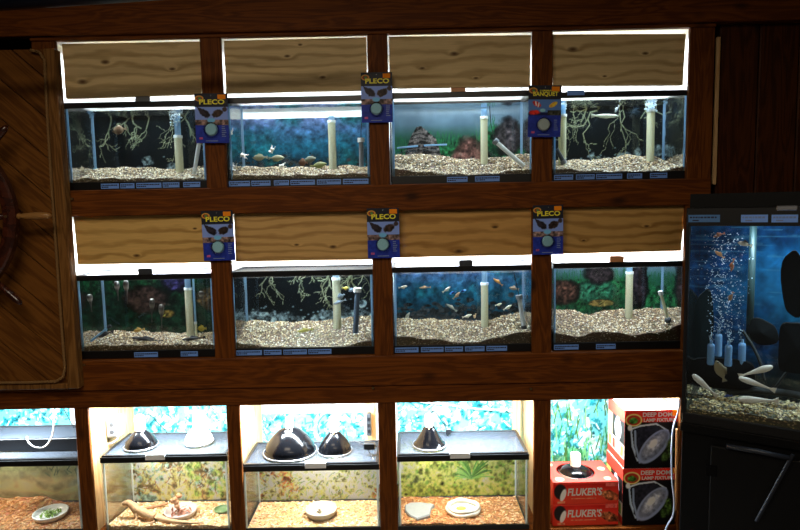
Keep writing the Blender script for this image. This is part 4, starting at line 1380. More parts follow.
EM = emis('lit bulb glass', (255, 214, 160), 12)


def dome(px, pyb, wpx, pyt, Y, lb, mat, socket=WHITEP, zr=None, wide=1.0, spot=True, pw=32.0, sockpy=None, z=None, hole=True, sockr=.016, col=(1, .86, .68)):
    """clamp dome lamp standing on a screen"""
    r = wpx * kpx(Y) / 2
    c = at(px, pyb, Y)
    zb = z
    h = at(px, pyt, Y).z - zb
    root = empty('dome_lamp', (c.x, Y, zb), lb, 'lamp', 'dome lamps on the reptile tanks')
    m = MB()
    prof = [(r * .99, .001), (r, .006), (r * .95, .008)]
    for i in range(1, 9):
        t = i / 9
        rr = r * (.97 - .72 * t ** 1.7) * (1 - .018 * (i % 2)) if wide >= 1 else r * (.95 - .62 * t ** .8) * (1 - .015 * (i % 2))
        prof.append((max(rr, .020), .008 + (h - .008) * t if wide >= 1 else .008 + (h - .008) * t))
    prof += [(.019, h * .98), (.019, h)]
    inner = [(max(a - .0016, .004), b2 - .0004) for a, b2 in reversed(prof)]
    m.lathe((c.x, Y, zb), prof + inner, 40)
    # open bottom: drop the end caps
    m.f = [f for f in m.f if len(f) == 4]
    m.build('shade', mat, root, smooth=True)
    m = MB(); m.lathe((c.x, Y, zb), [(r * 1.0, .0005), (r * 1.035, .002), (r * 1.035, .006), (r * 1.0, .0075), (r * .985, .004), (r * 1.0, .0005)], 40)
    m.f = [f for f in m.f if len(f) == 4]
    m.build('rim', SILV, root, smooth=True)
    sh = at(px, sockpy, Y).z - zb - h
    m = MB(); m.lathe((c.x, Y, zb + h), [(.010, -.03), (sockr * .9, -.028), (sockr * .95, 0), (sockr, .003), (sockr, sh * .75), (sockr * .9, sh * .92), (sockr * .5, sh)], 24)
    m.build('socket', socket, root, smooth=False)
    m = MB(); m.ell((c.x, Y, zb + h * .45), (.022, .022, .026), 16, 10); m.build('bulb', WHITEP, root, smooth=True)
    if hole:
        m = MB(); q = (c.x - .002, Y - .0205, zb + h - .006); m.ell(q, (.0042, .002, .0042), 10, 8); m.build('vent_glow', EM, root)
    if spot:
        L = bpy.data.lights.new('heat_bulb', 'SPOT'); L.energy = pw; L.color = col; L.spot_size = R(150); L.spot_blend = .8; L.shadow_soft_size = .02
        lo = bpy.data.objects.new('heat_bulb', L); COL.objects.link(lo); lo.location = (c.x, Y, zb + h * .45 - .028)
    return root, Vector((c.x, Y, zb + h + sh))


dB1, sB1 = dome(141.5, 449, 33, 429.5, .10, 'black dome lamp with ribbed shade beside the grey outlet box', BLACKG, z=B3['z1'] + .0063, sockpy=415, sockr=.021, hole=False, pw=22)
dA, sA = dome(-22, 452, 36, 430, .12, 'added black dome lamp out of view, there to light the far left reptile tank', BLACKG, z=A3['z1'] + .0063, sockpy=414, sockr=.02, hole=False)  # unseen lamp, added to brighten the far left tank
dB2, sB2 = dome(199.5, 449, 29, 425, .13, 'white dome lamp in the glare at the right of the dragon tank', plain('white enamel', (240, 243, 246), .3), z=B3['z1'] + .0063, sockpy=411, sockr=.021, hole=False, pw=22)
dC1, sC1 = dome(290.5, 456, 54, 427, .125, 'large black dome lamp, left one on the middle reptile tank', BLACKG, z=C3['z1'] + .0063, sockpy=417)
dC2, sC2 = dome(335, 453, 35, 431, .125, 'smaller black dome lamp, right one on the middle reptile tank', BLACKG, z=C3['z1'] + .0063, sockpy=416, sockr=.02)
dD1, sD1 = dome(429.5, 449, 34, 426, .095, 'tall black cone dome lamp alone on the tank with the palm', BLACKG, z=D3['z1'] + .0063, sockpy=414, wide=.5)


def cable(name, pts, r, mat, lb, cat='cable'):
    """smooth cable through world points"""
    out = []
    P = [pts[0]] + list(pts) + [pts[-1]]
    for i in range(1, len(P) - 2):
        for k in range(6):
            t = k / 6
            a, b_, c, d = P[i - 1], P[i], P[i + 1], P[i + 2]
            out.append(0.5 * ((2 * b_) + (c - a) * t + (2 * a - 5 * b_ + 4 * c - d) * t * t + (3 * b_ - a - 3 * c + d) * t ** 3))
    out.append(P[-1])
    m = MB(); m.tube(out, r, 8)
    o = m.build(name, mat, smooth=True); own_origin(o, out[0])
    return tag(o, lb, cat)


cable('power_cable', [at(53, 400, .1), at(54, 418, .08), at(52, 436, .05), at(45, 446.5, .03), at(36, 447.5, .02), at(29, 443, .03), at(27, 437, .06)], .0028, WHITEP, 'white cable looping down over the far left reptile tank')
cable('power_cable', [at(60, 402, .16), at(68, 417, .14), at(74, 428, .12)], .002, BLACKP, 'thin black cable at the right of the far left bay')
cable('power_cable', [at(118, 439, .12), at(112, 443, .1), at(104, 444, .08), at(103, 441, .1)], .003, GREYP, 'grey cable hanging from the outlet box')
cable('power_cable', [sB1 + Vector((.01, 0, .0)), at(150, 415, .14), at(160, 425, .2), at(172, 438, .3)], .0022, BLACKP, 'black cable behind the dome lamp on the dragon tank')
cable('power_cable', [sC2 + Vector((0, .002, 0)), at(326, 414, .2), at(318, 424, .24), at(320, 438, .24)], .0025, BLACKP, 'black cable curling left of the smaller black dome lamp')
cable('power_cable', [at(352, 440, .1), at(360, 443, .09), at(366, 447, .08), at(371, 455, .06), at(374, 460, .04)], .0022, BLACKP, 'black cable lying on the right of the middle tank screen')
cable('power_cable', [sD1 + Vector((.0, 0, -.006)), at(434, 411, .14), at(441, 420, .18), at(448, 431, .2)], .0025, BLACKP, 'black cable behind the tall cone lamp')
cable('power_cable', [at(420, 402, .38), at(450, 405, .37), at(480, 409, .36), at(520, 410, .34)], .003, WHITEP, 'white cable strung across the poster behind the tall cone lamp')
for (px, py, w, h, Y, lb) in ((448.5, 431, 5, 6, .2, 'small black plug behind the tall cone lamp'), (369.5, 446, 12, 7, .08, 'black plug lying on the right of the middle tank screen')):
    c = at(px, py, Y); k = kpx(Y)
    m = MB(); m.box(c.x - w * k / 2, c.x + w * k / 2, Y - .01, Y + .012, c.z - h * k / 2, c.z + h * k / 2, .003)
    o = m.build('power_plug', BLACKP); m = MB(); m.tube([(c.x + w * k / 2, Y, c.z), (c.x + w * k / 2 + .008, Y, c.z - .002)], .003, 8); m.build('strain_relief', BLACKP, o)
    tag(o, lb, 'plug')
    own_origin(o, c)
    for ch in o.children:
        ch.data.transform(Matrix.Translation(-c)); 
c = at(115.5, 425.5, .18)
root = empty('outlet_box', (c.x, .18, c.z - .045), 'grey metal outlet box fixed to the left side board of the dragon bay', 'outlet')
m = MB(); m.box(c.x - .026, c.x + .024, .15, .2, c.z - .045, c.z + .045, .004); m.build('box', plain('grey steel box', (150, 156, 162), .5, .3), root)
m = MB(); m.box(c.x - .020, c.x + .018, .146, .15, c.z - .036, c.z + .036, .002); cp = m.build('cover_plate', GREYP, root)
for dz in (-.016, .016):
    m = MB(); m.lathe((0, 0, 0), [(.009, 0), (.009, .002)], 16); o = m.build('socket_face', DKGREY, cp, world=True, M=Matrix.Translation((c.x, .1462, c.z + dz)) @ Matrix.Rotation(R(90), 4, 'X'))
# wooden uprights inside the bays
for (a, b_, y0, y1, Y, lb) in ((104, 113, 404, 512, .30, 'raw wooden upright inside the left of the dragon bay'), (513, 521, 399, 512, .29, 'raw wooden upright at the right of the palm tank bay'), (364, 376, 404, 440, .3, 'raw wooden upright at the right of the two lamp bay')):
    p, q = at(a, y0, Y), at(b_, y1, Y)
    o = MB().box(p.x, q.x, Y, Y + .03, ZR3[0], ZR3[1] + .004, .002).build('wooden_upright', PLY)
    own_origin(o, (p.x, Y, ZR3[0])); tag(o, lb, 'wooden post')
# power strip by the right upright
c = at(369, 424, .27)
root = empty('power_strip', (c.x, .27, c.z), 'dark power strip fixed upright at the right of the two lamp bay', 'power strip')
MB().box(c.x - .010, c.x + .010, .255, .285, c.z - .05, c.z + .05, .003).build('body', DKGREY, root)
for i in range(3):
    MB().box(c.x - .006, c.x + .006, .2535, .256, c.z - .036 + i * .027, c.z - .02 + i * .027).build('outlet', BLACKP, root)


def bowl(T, zf, px, py, wpx, Y, h, lb, mat, fill=None, fillcol=None, name='feeding_bowl', th=.005, cat='bowl', flare=.82):
    c = at(px, py, Y)
    r = wpx * kpx(Y) / 2
    z = zf(c.x, Y) + .001
    root = empty(name, (c.x, Y, z), lb, cat)
    m = MB(); m.lathe((c.x, Y, z), [(r * flare, 0), (r * .96, h * .55), (r, h), (r - th * .5, h + .002), (r - th, h), (r - th * 1.1, h * .5), (r * .6, h * .28), (0.0, h * .26)], 40)
    m.build('dish', mat, root, smooth=True)
    if fill:
        m = MB(); fill(m, c, r, z, h); m.build('filling', fillcol, root)
    return root


def leaves(m, c, r, z, h):
    for i in range(38):
        a = random.uniform(0, 6.28); q = random.uniform(0, r * .6)
        p = Vector((c.x + q * math.cos(a), c.y + q * math.sin(a), z + h * .5 + random.uniform(0, .012)))
        d = Vector((random.gauss(0, 1), random.gauss(0, 1), random.gauss(0.3, .5))).normalized() * .014
        e = d.cross(Vector((0, 0, 1))).normalized() * .005
        m.add([p - d, p + e, p + d, p - e, p + Vector((0, 0, .003))], [(0, 1, 4), (1, 2, 4), (2, 3, 4), (3, 0, 4), (3, 2, 1, 0)])


bowl(A3, zfA, 50, 504, 34, .13, .022, 'white ceramic dish of greens in the far left reptile tank', CERAM, leaves, plain('salad greens', (120, 150, 60), .6, var=.3))
bowl(B3, zfB, 180.5, 508.5, 33, .10, .026, 'grey brown dish of food scraps beside the bearded dragon', plain('stoneware', (196, 182, 176), .4, var=.1), leaves, plain('brown food scraps', (150, 96, 74), .7, var=.4))
bowl(B3, zfB, 222, 505, 17, .15, .010, 'small shallow green dish at the right wall of the dragon tank', plain('green glaze', (110, 140, 96), .4), name='water_dish')
bowl(C3, zfC, 321.5, 515.5, 33, .11, .028, 'round white ceramic bowl on the wood shavings', plain('worn cream ceramic', (206, 196, 180), .5, var=.05), lambda m, c, r, z, h: [m.ell((c.x - .008 + random.gauss(0, .007), c.y + random.gauss(0, .006), z + h * .4), (.007, .004, .003), 8, 6) for i in range(7)], plain('dark mealworms', (96, 92, 76), .6))
# cork piece in the dragon's dish
c = at(178, 500, .11)
m = MB()
for i in range(7):
    m.ell((c.x + random.gauss(0, .010), .11 + random.gauss(0, .006), c.z + random.gauss(0, .008)), (.012, .010, .010), 10, 7, Matrix.Rotation(random.random() * 3, 3, 'Y'))
o = m.build('food_lump', plain('brown food lump', (186, 140, 104), .8, var=.4, scale=120, bump=.6)); own_origin(o, c); tag(o, 'lumpy tan piece of food standing in the dragon dish', 'food')
# ring dish
c = at(463, 502, .11)
z = zfD(c.x, .11)
root = empty('ring_dish', (c.x, .11, z), 'chunky cream ring shaped rock dish in the palm tank', 'dish')
r = 37 * kpx(.11) / 2
m = MB()
for q, (rr, zz, tt) in enumerate(((r - .009, .008, .010), (r - .013, .020, .0085))):
    pts = [(c.x + rr * math.cos(a) * (1 + .03 * math.sin(3 * a + q)), .11 + rr * .86 * math.sin(a), z + zz + .002 * math.sin(4 * a + q)) for a in np.linspace(0, 2 * math.pi, 33)]
    m.tube(pts, [tt * (1 + .12 * math.sin(5 * i)) for i in range(33)], 12)
m.build('rim', plain('cream cast rock', (226, 222, 204), .6, var=.1, scale=60, bump=.4), root, smooth=True)
m = MB(); m.lathe((c.x, .11, z), [(r - .012, .002), (r - .012, .009), (0, .009)], 30, 1, .86); m.build('base', CERAM, root)
m = MB(); m.ell((c.x - .008, .108, z + .014), (.022, .012, .006), 14, 8); m.build('food', plain('yellow food', (226, 196, 76), .6, var=.2), root, smooth=True)
# flat stone
pts = [(405, 505), (410, 503), (421, 502.5), (431, 504), (434.5, 504.5), (431, 509), (430, 515), (424, 517), (417, 519), (410, 516), (405, 511)]
zc = zfD(at(420, 510, .06).x, .06) + .004
W3 = [at_plane(px, py, Vector((0, 0, zc + .006)), Vector((0, 0, 1))) for px, py in pts]
m = MB(); n = len(W3)
m.add([(p.x, p.y, zc - .006) for p in W3] + [(p.x, p.y, zc + .004) for p in W3] + [(p.x * .94 + W3[0].x * 0 + .06 * sum(q.x for q in W3) / n, p.y * .94 + .06 * sum(q.y for q in W3) / n, zc + .009) for p in W3],
      [tuple(range(2 * n, 3 * n))] + [tuple(reversed(range(n)))] + [(a + i, a + (i + 1) % n, a + n + (i + 1) % n, a + n + i) for a in (0, n) for i in range(n)])
o = m.build('flat_stone', plain('grey slate', (150, 156, 156), .7, var=.15, scale=50, bump=.3)); own_origin(o, (W3[0].x, W3[0].y, zc)); tag(o, 'flat grey slate stone lying on the orange bark', 'stone')

# bearded dragon
ORIG = at(160, 515, .07)
zg = zfB(ORIG.x, .07)
ORIG = at_plane(160, 515, Vector((0, 0, zg)), Vector((0, 0, 1)))


def dpt(px, py, Y=.07, dz=0):
    p = at_plane(px, py, Vector((0, 0, zg + .008 + dz)), Vector((0, 0, 1)))
    return Vector((p.x - ORIG.x, p.y - ORIG.y, p.z - ORIG.z + dz))


DR = [dpt(122.5, 510, dz=.024), dpt(128.5, 508.5, dz=.028), dpt(135, 512, dz=.018), dpt(142, 514.5, dz=.01), dpt(150, 517, dz=.006), dpt(158, 519), dpt(168, 520.5), dpt(180, 522), dpt(192, 523), dpt(203, 522.5),
      dpt(137, 519), dpt(132, 522, dz=-.003), dpt(127, 523.5, dz=-.004), dpt(140, 511), dpt(146, 508, dz=-.004), dpt(155, 522), dpt(148, 523.5, dz=-.003), dpt(143, 524.5, dz=-.004), dpt(161, 515), dpt(167, 512, dz=-.004)]
DE = [(i, i + 1) for i in range(9)] + [(2, 10), (10, 11), (11, 12), (2, 13), (13, 14), (5, 15), (15, 16), (16, 17), (5, 18), (18, 19)]
DRD = [.008, .0145, .0125, .018, .019, .0145, .010, .0075, .005, .0022, .006, .005, .004, .006, .004, .007, .0055, .004, .007, .004]
DSK = plain('pale dragon skin', (196, 160, 122), .8, var=.45, scale=110, bump=.8, spec=.2)
o = creature('bearded_dragon', DR, DE, DRD, DSK, 'pale bearded dragon lying on wood chips, head raised to the left', 'lizard', ORIG, sub=2, root=4)
for s in (-1, 1):
    p = dpt(126.5, 508, dz=.028) + Vector((-.002, s * .011, .004))
    m = MB(); m.ell(p, (.0022,) * 3, 8, 6); m.build('eye', BLACKI, o, world=False)
cable('branch', [at(133, 520, .12), at(145, 509, .15), at(158, 506, .18), at(168, 503, .19)], .006, plain('bark branch', (168, 128, 96), .8, var=.3, bump=.5), 'pale branch leaning behind the bearded dragon', 'branch')


# ------------------------------------------------------------------ hanging food cards
def card_canvas(banq=False):
    c = card_canvas_(banq)
    c.a = np.clip(c.a * 1.3 + 4, 0, 255)
    return c


def card_canvas_(banq=False):
    global RNG
    RNG = np.random.default_rng(2)
    c = Canvas(66, 102, (20, 26, 66))
    c.rect(0, 1, 0, .27, (30, 32, 40))
    if not banq:
        c.rect(0, 1, .27, .53, (104, 126, 184))
        c.ellipse(.30, .40, .19, .075, (30, 26, 32), .2, .25, 4, .6, .6)
        c.ellipse(.68, .40, .19, .08, (44, 34, 30), .2, .25, 4, .6, -.4)
        c.ellipse(.90, .32, .08, .05, (52, 42, 44), .2, .2, 4)
        c.poly([(.06, .27), (.20, .30), (.34, .42), (.16, .42)], (40, 36, 44))
        c.rect(0, 1, .53, .635, (92, 76, 74), .9)
        c.ellipse(.48, .54, .14, .05, (92, 150, 190), .25)
    else:
        c.rect(0, 1, .27, .52, (70, 104, 160))
        c.ellipse(.26, .36, .16, .05, (170, 44, 40), .2, .1, 4, .3, .5)
        c.line([(.22, .31), (.24, .38)], .018, (230, 226, 220)); c.line([(.32, .34), (.30, .41)], .018, (230, 226, 220))
        c.ellipse(.76, .37, .16, .045, (206, 156, 50), .2, .1, 4, .3, -.5)
        c.ellipse(.2, .52, .2, .05, (190, 40, 32), .3, .3, 4, .4)
        c.rect(.6, 1, .48, .62, (44, 46, 40), .8)
        c.ellipse(.44, .48, .1, .04, (120, 170, 186), .3)
    yb = .635 if not banq else .58
    m = ((c.Y > yb)).astype(float)
    c.mix(m, (30, 44, 128), .15)
    c.ellipse(.14, .10, .14, .06, (196, 150, 60), .15); c.ellipse(.14, .10, .11, .045, (120, 40, 32), .2); c.ellipse(.15, .10, .06, .03, (64, 110, 60), .3)
    c.rect(.10, .20, .885, .93, (150, 70, 110), .3)
    return c


CARDS = []


def card(px0, px1, py0, py1, lb, word='PLECO', tilt=0):
    Y = -.036 if py0 < 250 else -.036
    px, py = (px0 + px1) / 2, (py0 + py1) / 2
    b_ = at(px, py1, Y); t_ = at(px, py0, Y)
    w = (px1 - px0) * kpx(Y); h = t_.z - b_.z
    banq = word != 'PLECO'
    root = empty('food_card', (b_.x, Y, b_.z), lb, 'hanging card', 'hanging feeder block cards')
    root.rotation_euler = (R(1.0), R(tilt), 0)
    cv = card_canvas(banq)
    print_mesh('card', cv, (-w / 2, 0, 0), (w, 0, 0), (0, 0, h), PRINT, root, .0016, world=False)
    text_part(word, -w * .36, h * .78, w * .76, h * .10, -.0003, YELLOW, root, 'lettering')
    if banq:
        text_part('COMMUNITY', -w * .16, h * .885, w * .5, h * .028, -.0003, YELLOW, root, 'small_lettering')
    cx = .0
    cz = h * (.27 if not banq else .24)
    m = MB(); m.lathe((0, 0, 0), [(w * .19, 0), (w * .17, .008), (w * .155, .010), (0, .010)], 28)
    R90 = Matrix.Translation((-w * .02, -.0003, cz)) @ Matrix.Rotation(R(90), 4, 'X')
    m.build('feeder_block', plain('teal feeder block', (158, 212, 232), .7, var=.12, scale=90) if not banq else plain('grey feeder block', (190, 206, 206), .7, var=.12, scale=90), root, world=False, M=R90)
    m = MB(); m.lathe((0, 0, 0), [(w * .235, .0002), (w * .22, .010), (w * .18, .014), (0, .0145)], 28)
    m.build('blister', PLASTC, root, world=False, M=R90)
    m = MB(); m.box(w * .2, w * .44, -.0012, -.0004, h * .885, h * .975); m.build('price_sticker', ORANGE, root, world=False)
    # fine print as short bars
    m = MB()
    for i in range(6):
        m.box(w * .29, w * (.29 + random.uniform(.08, .14)), -.0007, -.0002, h * (.13 + i * .038), h * (.145 + i * .038))
    m.box(-w * .2, w * .16, -.0007, -.0002, h * .035, h * .05)
    m.build('fine_print', GREYI, root, world=False)
    # hook
    m = MB(); m.tube([(0, -.002, h * .955), (0, .004, h * .985), (0, .016, h * .985)], .0018, 8); m.build('hang_hook', SILV, root, world=False)
    return root


card(196.5, 229, 93.5, 143, 'blue feeder card with yellow lettering hanging on the leftmost post of the top row', tilt=.8)
card(362, 392.5, 72.5, 122.5, 'blue feeder card hung highest of all on the middle post, pale scuff at its top', tilt=.3)
cb = card(528, 560, 85.5, 137, 'blue feeder card with red and orange fish on the right post of the top row', 'BANQUET', 1)
card(204, 235.5, 210.5, 260.5, 'blue feeder card with yellow lettering on the leftmost post of the middle row', tilt=-.6)
card(368, 400, 208, 258, 'blue feeder card with yellow lettering on the middle post of the middle row', tilt=-.2)
card(533, 563, 205, 254.5, 'blue feeder card with yellow lettering on the right post of the middle row', tilt=-.4)

# small blue label stuck on the top rim of the top right tank
p = at(576, 92.5, -.0015)
m = MB(); m.box(p.x - .032, p.x + .032, -.0002, .0022, p.z - .0095, p.z + .008)
o = m.build('shelf_label', LABELB); own_origin(o, p); tag(o, 'small blue label on the upper rim of the top right tank', 'label')


# ------------------------------------------------------------------ boxes in the right bay
def box_thing(name, x0, z0, w, d, h, Y, rz, front, side, topc, lb, cat, grp, open_top=None):
    front.a = np.clip(front.a * 1.3, 0, 255)
    root = empty(name, (x0, Y, z0), lb, cat, grp, rz)
    th = .002
    print_mesh('front_panel', front, (0, 0, 0), (w, 0, 0), (0, 0, h), PRINT, root, th, world=False)
    print_mesh('left_panel', side, (0, d, .0), (0, -d + th, 0), (0, 0, h), PRINT, root, th, world=False)
    print_mesh('right_panel', side, (w, th, 0), (0, d - th, 0), (0, 0, h), PRINT, root, th, world=False)
    m = MB(); m.box(th, w - th, d - th, d, 0, h); m.build('back_panel', plain('box card', (190, 60, 46), .5), root, world=False)
    m = MB(); m.box(th, w - th, th, d - th, 0, th); m.build('bottom_panel', plain('box card', (190, 60, 46), .5), root, world=False)
    if topc is not None:
        if open_top is None:
            print_mesh('top_panel', topc, (0, 0, h - .0001), (w, 0, 0), (0, d, 0), PRINT, root, th, world=False, nrm=Vector((0, 0, -1)))
        else:
            cx, cy, r = open_top
            m = MB(); n = 40
            ins = [(cx + r * math.cos(2 * math.pi * i / n), cy + r * math.sin(2 * math.pi * i / n)) for i in range(n)]
            outp = []
            for i in range(n):
                a = 2 * math.pi * i / n
                ca, sa = math.cos(a), math.sin(a)
                tx = ((w - cx) if ca > 0 else cx) / max(abs(ca), 1e-6); ty = ((d - cy) if sa > 0 else cy) / max(abs(sa), 1e-6)
                t = min(tx, ty)
                outp.append((cx + ca * t, cy + sa * t))
            # snap nearest to corners
            for co in ((0, 0), (w, 0), (w, d), (0, d)):
                j = min(range(n), key=lambda q: (outp[q][0] - co[0]) ** 2 + (outp[q][1] - co[1]) ** 2)
                outp[j] = co
            vs = [(x, y, h) for x, y in ins] + [(x, y, h) for x, y in outp] + [(x, y, h - th) for x, y in ins] + [(x, y, h - th) for x, y in outp]
            fs = []
            for i in range(n):
                j = (i + 1) % n
                fs += [(i, n + i, n + j, j), (2 * n + j, 3 * n + j, 3 * n + i, 2 * n + i), (i, j, 2 * n + j, 2 * n + i), (n + j, n + i, 3 * n + i, 3 * n + j)]
            m.add(vs, fs); m.build('top_panel', topc, root, world=False)
    return root


def cv_flat(w, h, rgb, n=.06):
    c = Canvas(w, h, rgb); c.noise(n, 20); return c


zs = ZR3[0]
# two lower flat red boxes
pL, pR = at(553, 503, .025), at(619, 501, .025)
w = pR.x - pL.x
hb = (at(586, 482.6, .025).z - zs) / 2
for i in range(2):
    cf = Canvas(140, 44, (176, 32, 28)); cf.noise(.12, 30)
    cf.rect(0, 1, 0, .08, (196, 60, 48))
    cf.mix(np.clip(1 - np.hypot((cf.X - .5) * 1.2, (cf.Y - .7) * 1.6), 0, .5), (206, 84, 56))
    cf.ellipse(.11, .42, .1, .38, (34, 30, 32), .15)
    cf.ellipse(.155, .58, .045, .34, (206, 208, 210), .25, 0, 8, 0, .35)
    cf.poly([(.72, .5), (.86, .38), (1, .62), (1, .88), (.84, .86), (.72, .62)], (120, 62, 40), .8)
    cf.ellipse(.84, .6, .11, .17, (150, 90, 58), .4, .2, 6, .8, .5)
    cf.rect(.8, .98, .04, .22, (196, 84, 76), .3); cf.rect(.07, .18, .88, .96, (214, 120, 90), .3)
    cf.rect(.28, .66, .74, .78, (210, 110, 84), .3)
    cs = cv_flat(60, 30, (184, 56, 42))
    root = box_thing('lamp_box', pL.x, zs + i * (hb + .0006), w, .20, hb, .025, R(1.2), cf, cs, plain('red box top', (222, 60, 48), .5, var=.08, scale=12) if i else cv_flat(30, 30, (222, 60, 48)), 'flat red lamp box on the shelf, lower one of two' if i == 0 else 'flat red lamp box with a round cut out top holding a black dome', 'box', 'flat red lamp boxes', (w * .46, .105, .078) if i else None)
    text_part("FLUKER'S", w * .22, hb * .38, w * .52, hb * .36, -.0006, WHITEI, root, 'lettering', shear=.12)
    if i:
        for (cx, cy, rr) in ((.035, .03, .018), (w - .03, .12, .016), (w - .035, .03, .014), (.03, .17, .014)):
            m = MB(); m.lathe((cx, cy, hb + .0001), [(rr, 0), (rr, .0004), (0, .0004)], 20)
            m.build('printed_spot', plain('yellow spot', (246, 190, 140), .5), root, world=False)
        dx, dy = pL.x + w * .46 - .002, .132
zt = zs + 2 * hb + .0006
root = empty('dome_lamp', (dx, dy, zt - hb + .004), 'black dome lamp sitting in the cut out of the red box', 'lamp')
m = MB(); r = .072
m.lathe((dx, dy, zt - .02), [(r, -.02), (r, 0), (r * .93, .016), (r * .74, .030), (r * .5, .040), (.020, .045)], 36); m.build('shade', BLACKG, root, smooth=True)
m = MB(); m.lathe((dx, dy, zt - .02), [(r * .96, .010), (r * .99, .014), (r * .93, .018)], 36); m.f = [f for f in m.f if len(f) == 4]; m.build('rim', SILV, root, smooth=True)
m = MB(); m.lathe((dx, dy, zt + .025), [(.021, 0), (.021, .045), (.019, .052), (.006, .055)], 24); m.build('socket', CERAM, root)

# two deep dome boxes
DBX = [(624.5, 677, 411, 465.2), (622.5, 675, 466.2, 520)]
hB = (at(650, 410, .02).z - zs - .001) / 2
for i in range(2):
    a, b_ = (622.5, 675) if i == 0 else (624.5, 677)
    yy = 500 if i == 0 else 440
    x0, x1 = at(a, yy, .02).x, at(b_, yy, .02).x
    w = x1 - x0
    cf = Canvas(110, 114, (16, 14, 16)); cf.noise(.2, 20)
    cf.rect(0, 1, 0, .21, (190, 44, 34))
    cf.line([(.13, .34), (.16, .62), (.26, .86)], .022, (150, 166, 184)); cf.line([(.13, .32), (.3, .27), (.6, .24), (.82, .36), (.84, .52)], .016, (176, 184, 190))
    cf.poly([(.14, .36), (.3, .3), (.62, .27), (.82, .4), (.84, .5), (.3, .88), (.18, .62)], (14, 14, 18))
    cf.poly([(.2, .34), (.4, .27), (.66, .27), (.86, .42), (.34, .93), (.22, .8)], (34, 34, 42), .4)
    cf.line([(.2, .36), (.21, .6), (.3, .9)], .02, (120, 136, 160))
    cf.ellipse(.57, .63, .40, .19, (124, 136, 164), .08, 0, 8, 0, -.80)
    cf.ellipse(.57, .62, .36, .15, (96, 102, 120), .15, .06, 10, .3, -.80)
    cf.ellipse(.56, .60, .30, .12, (156, 160, 172), .5, .2, 10, .4, -.80)
    cf.ellipse(.55, .58, .12, .07, (196, 198, 204), .3, 0, 8, 0, -.80)
    cf.ellipse(.88, .68, .09, .2, (60, 84, 36), .5, .5, 7, .9); cf.ellipse(.78, .8, .08, .1, (50, 70, 32), .5, .5, 7, .9)
    cf.ellipse(.17, .17, .17, .115, (226, 210, 120), .12); cf.ellipse(.17, .17, .145, .095, (150, 40, 28), .15); cf.ellipse(.17, .18, .10, .06, (60, 110, 44), .3, .3, 6, .8)
    cf.ellipse(.1, .3, .05, .06, (200, 204, 206), .3)
    cs = Canvas(70, 96, (210, 206, 190))
    cs.rect(0, 1, 0, .22, (196, 60, 46)); cs.rect(0, 1, .22, .62, (34, 34, 34)); cs.rect(.0, .3, .24, .6, (230, 224, 120))
    cs.ellipse(.62, .42, .2, .2, (210, 218, 224), .1); cs.rect(.56, .68, .22, .3, (230, 230, 230))
    for q in range(4):
        cs.rect(.06 + q * .24, .22 + q * .24, .66, .84, [(226, 200, 60), (190, 60, 40), (240, 236, 220), (120, 150, 60)][q], .5)
    cs.rect(0, 1, .86, 1, (190, 54, 40))
    root = box_thing('lamp_box', x0, zs + i * (hB + .0006), w, .19, hB, .02, R(.3), cf, cs, cv_flat(40, 40, (236, 230, 220)), ('black and red deep dome lamp box on top of its twin, top whitened for the glare' if i else 'black and red deep dome lamp box underneath its twin'), 'box', 'deep dome lamp boxes')  # top panel colour is whitened to stand for overexposed light
    text_part('DEEP DOME', w * .34, hB * .885, w * .62, hB * .075, -.0005, WHITEI, root, 'lettering')
    text_part('LAMP FIXTURE', w * .36, hB * .80, w * .60, hB * .058, -.0005, WHITEI, root, 'lettering')
    m = MB(); m.box(w * .9, w * .999, -.0016, -.0006, hB * .9, hB * .995); m.build('price_sticker', ORANGE, root, world=False)
cable('power_cable', [at(680, 399, -.03), at(678, 412, -.04), at(673, 430, -.045), at(671.5, 455, -.045), at(672, 480, -.045), at(674, 500, -.045), at(673, 515, -.045), at(668, 524, -.045), at(664, 534, -.045)], .0036, plain('pale blue white cable', (186, 196, 222), .5), 'white cable hanging down in front of the deep dome boxes')
p, q = at(677, 429, -.03), at(675.5, 510, -.03)
m = MB(); m.tube([p, q], .0052, 8); o = m.build('wooden_stick', plain('raw pine stick', (190, 140, 90), .7, var=.15)); own_origin(o, q); tag(o, 'thin raw wooden stick leaning by the white hanging cable', 'stick')

# ------------------------------------------------------------------ big aquarium on its black stand
BIGA = -33
U = Vector((math.cos(R(BIGA)), math.sin(R(BIGA)), 0))
V = Vector((-U.y, U.x, 0))          # into the tank
YB = -.36
P0 = at(681.5, 425, YB)             # lower left front corner of the bottom frame
zt_frame = at(686, 208, YB).z
zi_top = at(690, 226, YB).z
zi_bot = at(688, 412.5, YB).z
BW, BD = .92, .30
bz0 = zi_bot - .032
big = empty('large_aquarium', (P0.x, P0.y, bz0), 'large blue lit aquarium with black frame at the right, angled towards the room', 'aquarium', None, R(BIGA))
ZT, ZI0, ZI1 = zt_frame - bz0, zi_bot - bz0, zi_top - bz0


def lb_(x0, x1, y0, y1, z0, z1, name, mat, par=None, bev=0):
    return MB().box(x0, x1, y0, y1, z0, z1, bev).build(name, mat, par or big, world=False)


